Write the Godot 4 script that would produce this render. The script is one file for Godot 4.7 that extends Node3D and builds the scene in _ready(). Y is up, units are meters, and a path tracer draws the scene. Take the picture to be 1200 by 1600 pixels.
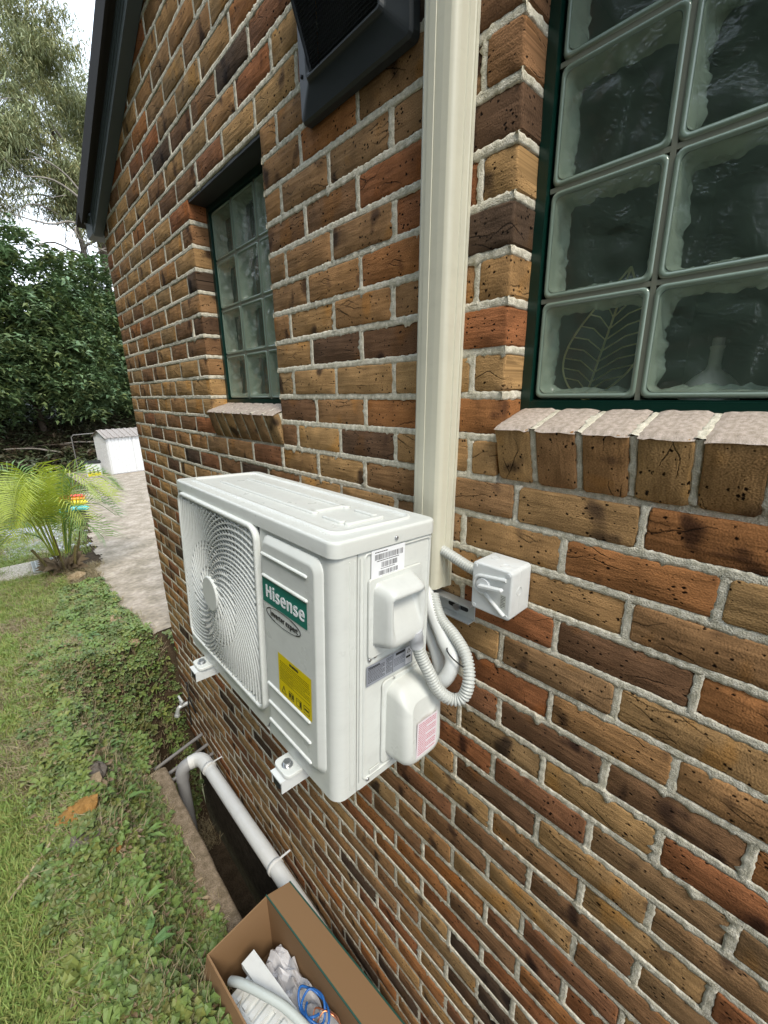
extends Node3D

# ---------------------------------------------------------------- basics
var rng := RandomNumberGenerator.new()
var noise := FastNoiseLite.new()
const CAM := Vector3(0.0, 0.00775, 0.7634)
const PITCH := 0.235      # brick + perpend
const COURSE := 0.086     # brick + bed joint
const X_LEFT := -3.365    # house corner
const X_RIGHT := 1.25
const Y_BASE := -2.752
const TILT := 0.045       # the condenser leans a little on its brackets

func lin(r: float, g: float, b: float, a := 1.0) -> Color:
	var c := Color(r, g, b).linear_to_srgb()
	c.a = a
	return c

func mat(c: Color, rough := 0.7, spec := 0.5, metal := 0.0) -> StandardMaterial3D:
	var m := StandardMaterial3D.new()
	m.albedo_color = c
	m.roughness = rough
	m.metallic_specular = spec
	m.metallic = metal
	if c.a < 1.0:
		m.transparency = BaseMaterial3D.TRANSPARENCY_ALPHA
	return m

func mb() -> SurfaceTool:
	var st := SurfaceTool.new()
	st.begin(Mesh.PRIMITIVE_TRIANGLES)
	st.set_smooth_group(0)
	return st

func tri(st: SurfaceTool, a: Vector3, b: Vector3, c: Vector3) -> void:
	st.add_vertex(a); st.add_vertex(c); st.add_vertex(b)

func quad(st: SurfaceTool, a: Vector3, b: Vector3, c: Vector3, d: Vector3) -> void:
	tri(st, a, b, c); tri(st, a, c, d)

func vtx(st: SurfaceTool, p: Vector3, uv: Vector2) -> void:
	st.set_uv(uv); st.add_vertex(p)

func quad_uv(st: SurfaceTool, a: Vector3, b: Vector3, c: Vector3, d: Vector3, u0 := 0.0, v0 := 0.0, u1 := 1.0, v1 := 1.0) -> void:
	vtx(st, a, Vector2(u0, v1)); vtx(st, c, Vector2(u1, v0)); vtx(st, b, Vector2(u1, v1))
	vtx(st, a, Vector2(u0, v1)); vtx(st, d, Vector2(u0, v0)); vtx(st, c, Vector2(u1, v0))

func box(st: SurfaceTool, lo: Vector3, hi: Vector3, t := Transform3D()) -> void:
	st.set_smooth_group(-1)
	var v := []
	for i in 8:
		v.append(t * Vector3(hi.x if i & 1 else lo.x, hi.y if i & 2 else lo.y, hi.z if i & 4 else lo.z))
	quad(st, v[4], v[5], v[7], v[6]); quad(st, v[1], v[0], v[2], v[3])
	quad(st, v[5], v[1], v[3], v[7]); quad(st, v[0], v[4], v[6], v[2])
	quad(st, v[6], v[7], v[3], v[2]); quad(st, v[0], v[1], v[5], v[4])

func rrect(w: float, h: float, r: float, n := 4) -> PackedVector2Array:
	var o := PackedVector2Array()
	r = minf(r, minf(w, h) * 0.499)
	for q in 4:
		var cx := (w * 0.5 - r) * (1.0 if q == 0 or q == 3 else -1.0)
		var cy := (h * 0.5 - r) * (1.0 if q < 2 else -1.0)
		for i in n + 1:
			var a := (q + float(i) / n) * PI * 0.5
			o.append(Vector2(cx + cos(a) * r, cy + sin(a) * r))
	return o

# rings of equal length joined into a skin; caps at the ends
func dense(o: PackedVector2Array, step: float) -> PackedVector2Array:
	var r := PackedVector2Array()
	for i in o.size():
		var a := o[i]; var b := o[(i + 1) % o.size()]
		var n := maxi(1, int(a.distance_to(b) / step))
		for k in n: r.append(a.lerp(b, float(k) / n))
	return r

func skin(st: SurfaceTool, rings: Array, cap0 := true, cap1 := true, smooth := 0) -> void:
	st.set_smooth_group(smooth)
	for k in rings.size() - 1:
		var a: PackedVector3Array = rings[k]
		var b: PackedVector3Array = rings[k + 1]
		var n := a.size()
		for i in n:
			var j := (i + 1) % n
			quad(st, a[i], a[j], b[j], b[i])
	st.set_smooth_group(-1)
	if cap1: fan(st, rings[-1], false)
	if cap0: fan(st, rings[0], true)
	st.set_smooth_group(0)

func fan(st: SurfaceTool, r: PackedVector3Array, flip: bool) -> void:
	var c := Vector3.ZERO
	for p in r: c += p
	c /= r.size()
	for i in r.size():
		var j := (i + 1) % r.size()
		if flip: tri(st, c, r[j], r[i])
		else: tri(st, c, r[i], r[j])

# rounded slab: width, height, thickness along local z from 0 to d with a soft front edge
func slab(st: SurfaceTool, t: Transform3D, w: float, h: float, d: float, r := 0.01, bev := 0.003, n := 4, back := false) -> void:
	var rings := []
	var prof := [[0.0, 0.0], [0.0, d - bev]]
	for i in range(1, 5):
		var a := i / 4.0 * PI * 0.5
		prof.append([bev * (1.0 - cos(a)), d - bev + bev * sin(a)])
	for q in prof:
		var ring := PackedVector3Array()
		for o in rrect(w - 2 * q[0], h - 2 * q[0], maxf(r - q[0], 0.0005), n):
			ring.append(t * Vector3(o.x, o.y, q[1]))
		rings.append(ring)
	skin(st, rings, back, true)

func spline(pts: Array, step := 0.01) -> PackedVector3Array:
	var c := Curve3D.new()
	c.bake_interval = step
	for i in pts.size():
		var a: Vector3 = pts[maxi(i - 1, 0)]
		var b: Vector3 = pts[mini(i + 1, pts.size() - 1)]
		var t := (b - a) / 6.0
		c.add_point(pts[i], -t, t)
	return c.get_baked_points()

func tube(st: SurfaceTool, pts: PackedVector3Array, radius, seg := 10, caps := true) -> void:
	var rings := []
	var up := Vector3(0.31, 0.9, 0.17)
	for i in pts.size():
		var d := (pts[mini(i + 1, pts.size() - 1)] - pts[maxi(i - 1, 0)]).normalized()
		var s := d.cross(up)
		if s.length() < 0.01: s = d.cross(Vector3.RIGHT)
		s = s.normalized()
		var u := s.cross(d)
		up = u
		var r: float = radius if radius is float else radius[i]
		var ring := PackedVector3Array()
		for k in seg:
			var a := TAU * k / seg
			ring.append(pts[i] + (s * cos(a) - u * sin(a)) * r)
		rings.append(ring)
	skin(st, rings, caps, caps)

func corrugated(st: SurfaceTool, ctrl: Array, r0: float, r1: float, pitch: float, seg := 16) -> void:
	var base := spline(ctrl, 0.004)
	var cv := Curve3D.new()
	for p in base: cv.add_point(p)
	var ln := cv.get_baked_length()
	var n := int(ln / pitch)
	var pts := PackedVector3Array()
	var rad := []
	for i in n:
		for q in [[0.0, r0], [0.2, r0], [0.4, r1], [0.8, r1]]:
			pts.append(cv.sample_baked((i + q[0]) * pitch, true)); rad.append(q[1])
	tube(st, pts, rad, seg)

func obj(called: String, st, m, parent: Node = self) -> MeshInstance3D:
	var o := MeshInstance3D.new()
	o.name = called
	if st is SurfaceTool:
		st.generate_normals()
		o.mesh = st.commit()
	else:
		o.mesh = st
	if m: o.material_override = m
	parent.add_child(o, true)
	return o

func tag(o: Node, label: String, category: String, group := "", kind := "") -> Node:
	if label: o.set_meta("label", label)
	if category: o.set_meta("category", category)
	if group: o.set_meta("group", group)
	if kind: o.set_meta("kind", kind)
	return o

func thing(called: String, label: String, category: String, at := Vector3.ZERO, group := "") -> Node3D:
	var o := Node3D.new()
	o.name = called
	add_child(o, true)
	o.position = at
	tag(o, label, category, group)
	return o

func part(called: String, parent: Node) -> Node3D:
	var o := Node3D.new()
	o.name = called
	parent.add_child(o, true)
	return o

func letters(text: String, width: float, height: float, m: Material, parent: Node, t: Transform3D, called := "lettering", bold := 700) -> MeshInstance3D:
	var tm := TextMesh.new()
	var f := SystemFont.new()
	f.font_names = PackedStringArray(["Droid Sans"])
	f.font_weight = bold
	tm.font = f
	tm.text = text
	tm.font_size = 64
	tm.pixel_size = 0.001
	tm.depth = 0.0006
	tm.curve_step = 1.0
	var o := MeshInstance3D.new()
	o.name = called
	o.mesh = tm
	o.material_override = m
	parent.add_child(o, true)
	var bb := tm.get_aabb()
	var sx := width / maxf(bb.size.x, 0.0001)
	var sy := height / maxf(bb.size.y, 0.0001)
	o.transform = t * Transform3D(Basis.from_scale(Vector3(sx, sy, 1)), Vector3(-(bb.position.x + bb.size.x * 0.5) * sx, -(bb.position.y + bb.size.y * 0.5) * sy, 0))
	return o

func tex(im: Image) -> ImageTexture:
	return ImageTexture.create_from_image(im)

func nimg(w: int, h: int, freq: float, sx: float, sy: float, sd: int, oct := 3) -> PackedByteArray:
	# seamless-enough noise stretched by sampling a differently sized picture
	var n := FastNoiseLite.new()
	n.seed = sd
	n.frequency = freq
	n.fractal_octaves = oct
	n.noise_type = FastNoiseLite.TYPE_SIMPLEX_SMOOTH
	var im := n.get_seamless_image(maxi(int(w * sx), 8), maxi(int(h * sy), 8), false, false, 0.12, true)
	im.convert(Image.FORMAT_L8)
	im.resize(w, h, Image.INTERPOLATE_CUBIC)
	return im.get_data()

# ---------------------------------------------------------------- the start: camera, sky, sun
func _ready() -> void:
	rng.seed = 4711
	noise.seed = 11
	noise.frequency = 1.0
	noise.fractal_octaves = 3
	var cam := Camera3D.new()
	cam.name = "camera"
	cam.transform = Transform3D(Basis(Vector3(0.6818, -0.0127, -0.7315), Vector3(-0.1920, 0.9617, -0.1957), Vector3(0.7059, 0.2739, 0.6532)).orthonormalized(), CAM)
	cam.fov = 101.53
	cam.near = 0.02
	cam.far = 400.0
	cam.current = true
	add_child(cam)
	var sun := DirectionalLight3D.new()
	sun.name = "sun"
	sun.light_energy = 0.42
	sun.light_angular_distance = 20.0
	sun.light_color = Color(1.0, 0.97, 0.92)
	sun.shadow_enabled = true
	add_child(sun)
	sun.look_at_from_position(Vector3(6.4, 8.5, 2.0), Vector3.ZERO)
	var sky := ProceduralSkyMaterial.new()
	sky.sky_top_color = Color(0.80, 0.86, 0.93)
	sky.sky_horizon_color = Color(0.93, 0.95, 0.97)
	sky.sky_curve = 0.25
	sky.ground_bottom_color = Color(0.30, 0.31, 0.24)
	sky.ground_horizon_color = Color(0.62, 0.64, 0.60)
	sky.sky_energy_multiplier = 1.12
	var env := Environment.new()
	env.background_mode = Environment.BG_SKY
	env.sky = Sky.new()
	env.sky.sky_material = sky
	env.tonemap_mode = Environment.TONE_MAPPER_LINEAR
	env.tonemap_exposure = 2.35
	env.sdfgi_enabled = true
	env.ssao_enabled = true
	env.ssil_enabled = true
	var we := WorldEnvironment.new()
	we.name = "environment"
	we.environment = env
	add_child(we)

	make_materials()
	build_ground()
	build_house()
	build_trees()
	build_yard()
	build_trench()
	build_condenser()
	build_wall_things()
	build_carton()
	build_plants()

# ---------------------------------------------------------------- materials
var M := {}
var brick_mats: Array[StandardMaterial3D] = []

func make_materials() -> void:
	# --- brick: 1024 x 512 px for 0.96 x 0.48 m of drag-faced clay with ironspots, cracks and flashes
	var w := 1024
	var h := 512
	var streak := nimg(w, h, 0.035, 0.16, 1.6, 3, 4)
	var blotch := nimg(w, h, 0.012, 1.0, 1.0, 5, 4)
	var flash := nimg(w, h, 0.0055, 1.2, 0.7, 8, 3)
	var grit := nimg(w, h, 0.25, 1.0, 1.0, 12, 2)
	var col := PackedByteArray()
	col.resize(w * h * 3)
	var hgt := PackedByteArray()
	hgt.resize(w * h)
	for i in w * h:
		var s := streak[i] / 255.0
		var g := grit[i] / 255.0
		var b := blotch[i] / 255.0
		var f := smoothstep(0.70, 0.92, flash[i] / 255.0 + (s - 0.5) * 0.10)
		var fl := smoothstep(0.30, 0.08, flash[i] / 255.0)
		var v := 0.80 + 0.12 * s + 0.30 * (g - 0.5) + 0.22 * (b - 0.5)
		var r := v * lerpf(1.0, 0.50, f) * lerpf(1.0, 1.06, fl)
		var gr := v * lerpf(1.0, 0.50, f) * lerpf(1.0, 1.0, fl)
		var bl := v * lerpf(1.0, 0.56, f) * lerpf(1.0, 0.88, fl)
		col[i * 3] = int(clampf(r, 0, 1) * 255)
		col[i * 3 + 1] = int(clampf(gr, 0, 1) * 255)
		col[i * 3 + 2] = int(clampf(bl, 0, 1) * 255)
		hgt[i] = int(clampf(0.25 + 0.6 * s + 0.3 * (g - 0.5), 0, 1) * 255)
	# ironspots
	for k in 2700:
		var cx := rng.randi_range(0, w - 1)
		var cy := rng.randi_range(0, h - 1)
		if blotch[cy * w + cx] < 118 and rng.randf() < 0.75: continue
		var rad := 0.7 + 2.5 * pow(rng.randf(), 2.4)
		if rng.randf() < 0.03: rad += 2.0
		for dy in range(-6, 7):
			for dx in range(-7, 8):
				var q := Vector2(dx * 0.8, dy * 1.1).length() + noise.get_noise_2d((cx + dx) * 0.23, (cy + dy) * 0.23) * 1.6
				if q < rad:
					var i := posmod(cy + dy, h) * w + posmod(cx + dx, w)
					var k2 := smoothstep(rad, rad - 1.2, q)
					for c in 3: col[i * 3 + c] = int(lerpf(col[i * 3 + c], 22 + 5 * (2 - c), k2 * 0.93))
					hgt[i] = int(hgt[i] * (1.0 - 0.6 * k2))
	# drying cracks, mostly along the drag
	for k in 46:
		var x := rng.randf() * w
		var y := rng.randf() * h
		var a := rng.randf_range(-0.35, 0.35)
		var ln := rng.randi_range(25, 130)
		for s2 in ln:
			a = clampf(a + rng.randf_range(-0.22, 0.22), -0.7, 0.7)
			x += cos(a); y += sin(a) * 0.8
			var wd := 1 + int(sin(PI * s2 / ln) * 1.5)
			for dy in wd:
				var i := posmod(int(y) + dy, h) * w + posmod(int(x), w)
				for c in 3: col[i * 3 + c] = int(col[i * 3 + c] * 0.5)
				hgt[i] = int(hgt[i] * 0.25)
	var bc := tex(Image.create_from_data(w, h, false, Image.FORMAT_RGB8, col))
	var bh := Image.create_from_data(w, h, false, Image.FORMAT_L8, hgt)
	bh.convert(Image.FORMAT_RGBA8)
	bh.bump_map_to_normal_map(5.0)
	var bn := tex(bh)
	var tones := [
		[0.40, 0.250, 0.125], [0.42, 0.265, 0.130], [0.37, 0.225, 0.110], [0.36, 0.205, 0.100], [0.33, 0.190, 0.098], [0.31, 0.185, 0.100],
		[0.36, 0.165, 0.070], [0.31, 0.130, 0.062], [0.27, 0.150, 0.082], [0.23, 0.130, 0.074], [0.25, 0.120, 0.068], [0.18, 0.100, 0.060],
		[0.13, 0.078, 0.052], [0.095, 0.064, 0.048], [0.29, 0.180, 0.100], [0.31, 0.205, 0.110]]
	for k in tones.size():
		var t: Array = tones[k]
		var m := mat(lin(t[0] * 1.34, t[1] * 1.28, t[2] * 1.12), 0.92, 0.25)
		m.albedo_texture = bc
		m.normal_enabled = true
		m.normal_texture = bn
		m.normal_scale = 0.55
		m.uv1_offset = Vector3(0.137 * k, 0.211 * k, 0)
		brick_mats.append(m)
	# --- mortar and concrete grain
	var gn := nimg(512, 512, 0.06, 1.0, 1.0, 21, 5)
	var gn2 := nimg(512, 512, 0.012, 1.0, 1.0, 22, 4)
	var gi := PackedByteArray(); gi.resize(512 * 512 * 3)
	var gh := PackedByteArray(); gh.resize(512 * 512)
	for i in 512 * 512:
		var v := 0.86 + 0.24 * (gn[i] / 255.0 - 0.5) + 0.30 * (gn2[i] / 255.0 - 0.5)
		gi[i * 3] = int(clampf(v, 0, 1) * 255); gi[i * 3 + 1] = int(clampf(v * 0.985, 0, 1) * 255); gi[i * 3 + 2] = int(clampf(v * (0.95 + 0.06 * gn2[i] / 255.0), 0, 1) * 255)
		gh[i] = gn[i]
	var grain := tex(Image.create_from_data(512, 512, false, Image.FORMAT_RGB8, gi))
	var ghi := Image.create_from_data(512, 512, false, Image.FORMAT_L8, gh)
	ghi.convert(Image.FORMAT_RGBA8)
	ghi.bump_map_to_normal_map(6.0)
	var grain_n := tex(ghi)
	M.grain = grain
	M.grain_n = grain_n
	M.mortar = grained(lin(0.86, 0.83, 0.67), 0.97, 9.0, 1.0)
	M.concrete = grained(lin(0.30, 0.24, 0.165), 0.95, 2.6, 0.9)
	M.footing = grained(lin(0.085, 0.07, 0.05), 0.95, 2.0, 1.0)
	M.patio = grained(lin(0.47, 0.41, 0.325), 0.95, 0.45, 0.4)
	M.soil = grained(lin(0.085, 0.062, 0.038), 1.0, 1.6, 1.0)
	M.sandstone = grained(lin(0.44, 0.34, 0.21), 0.95, 6.0, 1.0)
	M.ochre = grained(lin(0.42, 0.235, 0.075), 0.95, 6.0, 1.0)
	M.greyrock = grained(lin(0.18, 0.16, 0.135), 0.95, 5.0, 1.0)
	M.sill_top = grained(lin(0.62, 0.535, 0.45), 0.95, 14.0, 1.0)
	M.moss = grained(lin(0.10, 0.10, 0.03), 1.0, 14.0, 1.0)
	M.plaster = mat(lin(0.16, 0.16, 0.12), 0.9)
	var dn := nimg(256, 256, 0.018, 1.0, 1.0, 61, 5)
	var dn2 := nimg(256, 256, 0.12, 0.25, 1.0, 62, 3)
	var di := PackedByteArray(); di.resize(256 * 256 * 3)
	var dr := PackedByteArray(); dr.resize(256 * 256 * 3)
	for i in 256 * 256:
		var v := 1.0 - 0.035 * smoothstep(0.45, 0.95, dn[i] / 255.0) - 0.014 * smoothstep(0.6, 0.9, dn2[i] / 255.0)
		di[i * 3] = int(v * 255); di[i * 3 + 1] = int(v * 255); di[i * 3 + 2] = int(v * 253)
		var ro := int(clampf(0.55 + 0.5 * dn[i] / 255.0, 0.0, 1.0) * 255)
		for c in 3: dr[i * 3 + c] = ro
	M.dust = tex(Image.create_from_data(256, 256, false, Image.FORMAT_RGB8, di))
	M.dust_r = tex(Image.create_from_data(256, 256, false, Image.FORMAT_RGB8, dr))
	M.ac = dusty(lin(0.66, 0.68, 0.655), 0.42, 2.6)
	M.ac_front = M.ac
	M.plastic = dusty(lin(0.62, 0.64, 0.625), 0.45, 3.0)
	M.conduit = dusty(lin(0.52, 0.54, 0.52), 0.5, 5.0)
	M.white = dusty(lin(0.66, 0.68, 0.68), 0.5, 4.0)
	M.duct = dusty(lin(0.63, 0.61, 0.495), 0.5, 1.7)
	M.dark = mat(lin(0.012, 0.013, 0.014), 0.6)
	M.vent = mat(lin(0.033, 0.038, 0.041), 0.5, 0.4)
	M.fascia = mat(lin(0.085, 0.105, 0.11), 0.5, 0.4)
	M.fascia_cap = mat(lin(0.04, 0.036, 0.033), 0.7, 0.25)
	M.frame = mat(lin(0.004, 0.028, 0.020), 0.28)
	M.steel = mat(lin(0.55, 0.56, 0.57), 0.28, 0.5, 0.9)
	M.zinc = mat(lin(0.62, 0.64, 0.62), 0.38, 0.5, 0.4)
	M.teal = mat(lin(0.002, 0.165, 0.125), 0.35)
	M.paper = mat(lin(0.82, 0.84, 0.85), 0.5)
	M.silver = mat(lin(0.46, 0.48, 0.52), 0.3, 0.5, 0.3)
	M.ink = mat(lin(0.012, 0.012, 0.014), 0.5)
	M.yellow = mat(lin(0.72, 0.56, 0.006), 0.4)
	M.red_ink = mat(lin(0.62, 0.10, 0.16), 0.5)
	M.pvc = dusty(lin(0.76, 0.76, 0.745), 0.6, 2.2)
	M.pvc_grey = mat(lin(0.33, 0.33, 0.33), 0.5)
	M.bar_grey = mat(lin(0.20, 0.19, 0.18), 0.6)
	M.card = mat(lin(0.27, 0.165, 0.085), 0.85, 0.3)
	M.card_edge = mat(lin(0.012, 0.075, 0.055), 0.7)
	M.bark = grained(lin(0.115, 0.092, 0.07), 0.95, 1.5, 1.0)
	M.bark_pale = grained(lin(0.33, 0.30, 0.26), 0.9, 0.6, 0.6)
	M.copper = mat(lin(0.72, 0.30, 0.16), 0.3, 0.5, 0.9)
	M.blue = mat(lin(0.02, 0.13, 0.42), 0.4)
	M.rim = mat(lin(0.21, 0.275, 0.22), 0.10, 0.6)
	M.cavity = mat(lin(0.25, 0.31, 0.235), 0.25, 0.5)
	M.joint = mat(lin(0.17, 0.18, 0.135), 0.7)
	var wn := FastNoiseLite.new()
	wn.seed = 9; wn.frequency = 0.0065; wn.fractal_octaves = 1; wn.domain_warp_enabled = true; wn.domain_warp_amplitude = 30.0
	var wi := wn.get_seamless_image(512, 512)
	wi.convert(Image.FORMAT_RGBA8)
	wi.bump_map_to_normal_map(14.0)
	M.pane = mat(Color(0.85, 1.0, 0.9, 0.05), 0.03, 0.6)
	M.pane.normal_enabled = true
	M.pane.normal_texture = tex(wi)
	M.pane.normal_scale = 1.0
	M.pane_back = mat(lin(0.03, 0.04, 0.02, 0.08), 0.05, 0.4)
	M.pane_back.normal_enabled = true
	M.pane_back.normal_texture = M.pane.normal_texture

func dusty(c: Color, rough: float, scale: float) -> StandardMaterial3D:
	var m := mat(c, rough, 0.45)
	m.albedo_texture = M.dust
	m.roughness_texture = M.dust_r
	m.uv1_triplanar = true
	m.uv1_world_triplanar = true
	m.uv1_scale = Vector3.ONE * scale
	return m

func grained(c: Color, rough: float, scale: float, bump: float) -> StandardMaterial3D:
	var m := mat(c, rough, 0.3)
	m.albedo_texture = M.grain
	m.normal_enabled = true
	m.normal_texture = M.grain_n
	m.normal_scale = bump
	m.uv1_triplanar = true
	m.uv1_world_triplanar = true
	m.uv1_scale = Vector3.ONE * scale
	return m

# ---------------------------------------------------------------- terrain
func sm(a: float, b: float, x: float) -> float:
	return smoothstep(a, b, x)

func ground_y(x: float, z: float) -> float:
	var base := -2.0
	if x < -4.0: base += 0.050 * (maxf(x, -20.0) + 4.0)
	# the lawn rises to the garden side further off
	base += sm(0.2, 2.6, z) * clampf((-x - 6.0) * 0.052, 0.0, 0.85)
	base += clampf((z - 2.5) * 0.06, 0.0, 0.9)
	# wooded bank behind the shed
	base += sm(-20.5, -25.0, x) * 2.0 + sm(-25.0, -60.0, x) * 5.0
	# bank and trench beside the wall
	var e := sm(-3.75, -3.10, x + noise.get_noise_2d(x * 2.0, z * 2.0) * 0.15) * sm(7.0, 5.0, x)
	var d := 0.0
	if z < 1.05: d = 0.515 * (1.0 - sm(0.41, 0.84, z + noise.get_noise_2d(x * 3.0, z * 3.0 + 40.0) * 0.07))
	d += 1.1 * (1.0 - sm(0.30, 0.37, z))
	if z < -0.02: d = 0.0
	base -= d * e
	if z > 0.3 and z < 1.2: base += 0.075 * exp(-pow((z - 0.70) / 0.15, 2.0)) * sm(-4.6, -3.6, x) * (1.0 + 0.8 * noise.get_noise_1d(x * 2.3))
	var near := sm(-14.0, -4.0, x)
	base += noise.get_noise_2d(x * 1.1, z * 1.1) * 0.035 * near * sm(0.3, 0.5, z) + noise.get_noise_2d(x * 6.0, z * 6.0) * 0.018 * near * sm(0.36, 0.45, z)
	if z > -8.0 and z < 0.25 and x < -4.0: base += 0.0
	return base

func on_patio(x: float, z: float) -> bool:
	if x > -3.72: return false
	var edge := 0.10 + 0.06 * noise.get_noise_1d(x * 2.0)
	if x > -5.6: edge = lerpf(-0.02, 0.14, clampf((-x - 3.3) / 1.2, 0, 1)) + 0.05 * noise.get_noise_1d(x * 3.0)
	else: edge = lerpf(0.14, -1.0, clampf((-x - 5.6) / 10.0, 0, 1)) + 0.10 * noise.get_noise_1d(x * 1.5)
	return z < edge and z > -9.0 and x > -19.6 and x < -3.0

func build_ground() -> void:
	var xs := []
	var x := 6.0
	while x > -5.0: xs.append(x); x -= 0.05 if x < 0.0 else 0.4
	while x > -12.0: xs.append(x); x -= 0.14
	while x > -28.0: xs.append(x); x -= 0.4
	while x > -170.0: xs.append(x); x *= 1.16
	var zs := []
	var z := -0.001
	var neg := []
	while z > -10.0: neg.append(z); z -= 0.16
	while z > -150.0: neg.append(z); z = z * 1.25
	neg.reverse()
	zs.append_array(neg)
	z = 0.02
	while z < 1.3: zs.append(z); z += 0.03
	while z < 6.0: zs.append(z); z += 0.15
	while z < 150.0: zs.append(z); z *= 1.25
	var st := mb()
	for i in xs.size() - 1:
		for j in zs.size() - 1:
			var x0: float = xs[i]; var x1: float = xs[i + 1]; var z0: float = zs[j]; var z1: float = zs[j + 1]
			if z1 <= 0.0 and x1 > X_LEFT + 0.05: continue   # the house stands there
			quad(st, Vector3(x1, ground_y(x1, z1), z1), Vector3(x0, ground_y(x0, z1), z1), Vector3(x0, ground_y(x0, z0), z0), Vector3(x1, ground_y(x1, z0), z0))
	obj("ground", st, M.soil).set_meta("kind", "structure")
	# paved patio, a cracked concrete sheet in bays
	var root := part("patio", self)
	root.set_meta("kind", "structure")
	var sp := mb()
	x = -3.3
	while x > -19.6:
		var dx := 0.05 if x > -8.0 else 0.25
		z = -9.0
		while z < 0.3:
			var dz := 0.03 if z > -0.6 else 0.4
			if on_patio(x, z + dz * 0.5):
				var q := func(a: float, b: float) -> Vector3: return Vector3(a, ground_y(a, b) + 0.012 + 0.004 * noise.get_noise_2d(a * 3.0, b * 3.0), b)
				quad(sp, q.call(x, z + dz), q.call(x - dx, z + dz), q.call(x - dx, z), q.call(x, z))
			z += dz
		x -= dx
	obj("paving", sp, M.patio, root)

# ---------------------------------------------------------------- the house
const WINS := [[-1.965, -1.352, -0.035, 0.752, 3], [-0.472, 0.548, -0.035, 0.752, 5]]

func roof_y(x: float) -> float:
	return 1.0 + (x + 3.29) * 0.4222

func brick_ring(w: float, h: float, inset: float, jit: Array, z: float) -> PackedVector3Array:
	# 16 points round a brick face: clipped corners and wavering edges
	var r := 0.005
	var a := w * 0.5 - inset
	var b := h * 0.5 - inset
	var p := [[a, b - r], [a - r, b], [a * 0.45, b], [0.0, b], [-a * 0.5, b], [-a + r, b], [-a, b - r], [-a, 0.0], [-a, -b + r], [-a + r, -b], [-a * 0.4, -b], [a * 0.05, -b], [a * 0.5, -b], [a - r, -b], [a, -b + r], [a, 0.0]]
	var o := PackedVector3Array()
	for i in 16:
		o.append(Vector3(p[i][0] + jit[i * 2], p[i][1] + jit[i * 2 + 1], z))
	return o

var brick_cache := {}
func brick_mesh(w: float, h: float, depth: float, variant: int) -> ArrayMesh:
	var key := "%d_%d_%d_%d" % [roundi(w * 500), roundi(h * 500), roundi(depth * 100), variant]
	if brick_cache.has(key): return brick_cache[key]
	var st := mb()
	brick_into(st, w, h, depth, variant, Transform3D())
	st.generate_normals(); st.generate_tangents()
	brick_cache[key] = st.commit()
	return brick_cache[key]

func brick_into(st: SurfaceTool, w: float, h: float, depth: float, variant: int, t: Transform3D) -> void:
	var lr := RandomNumberGenerator.new()
	lr.seed = variant * 7919 + roundi(w * 1000)
	var jit := []
	for i in 32: jit.append(lr.randf_range(-0.0014, 0.0014))
	var tilt := Vector2(lr.randf_range(-0.006, 0.006), lr.randf_range(-0.012, 0.012))
	var ou := lr.randf(); var ov := lr.randf()
	var rings := [brick_ring(w, h, 0.0, jit, -depth), brick_ring(w, h, 0.0, jit, -0.0045), brick_ring(w, h, 0.0011, jit, -0.0014), brick_ring(w, h, 0.0042, jit, 0.0)]
	var uvs := []
	for k in 4:
		var ring: PackedVector3Array = rings[k]
		var u := PackedVector2Array()
		for i in 16:
			var p := ring[i]
			var off: float = -p.z
			if k > 0: ring[i] = p + Vector3(0, 0, p.x * tilt.x + p.y * tilt.y)
			u.append(Vector2(ou + (p.x + signf(p.x) * off * (1.0 if absf(p.x) > w * 0.49 else 0.0)) / 0.96, ov - (p.y + signf(p.y) * off * (1.0 if absf(p.y) > h * 0.45 else 0.0)) / 0.48))
		rings[k] = ring
		uvs.append(u)
	for k in 3:
		st.set_smooth_group(0 if k else -1)
		for i in 16:
			var j := (i + 1) % 16
			for q in [[k, i], [k + 1, j], [k, j], [k, i], [k + 1, i], [k + 1, j]]:
				vtx(st, t * rings[q[0]][q[1]], uvs[q[0]][q[1]])
	st.set_smooth_group(0)
	var c := Vector3(0, 0, lr.randf_range(-0.0006, 0.001))
	for i in 16:
		var j := (i + 1) % 16
		vtx(st, t * c, Vector2(ou, ov)); vtx(st, t * rings[3][j], uvs[3][j]); vtx(st, t * rings[3][i], uvs[3][i])

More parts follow.
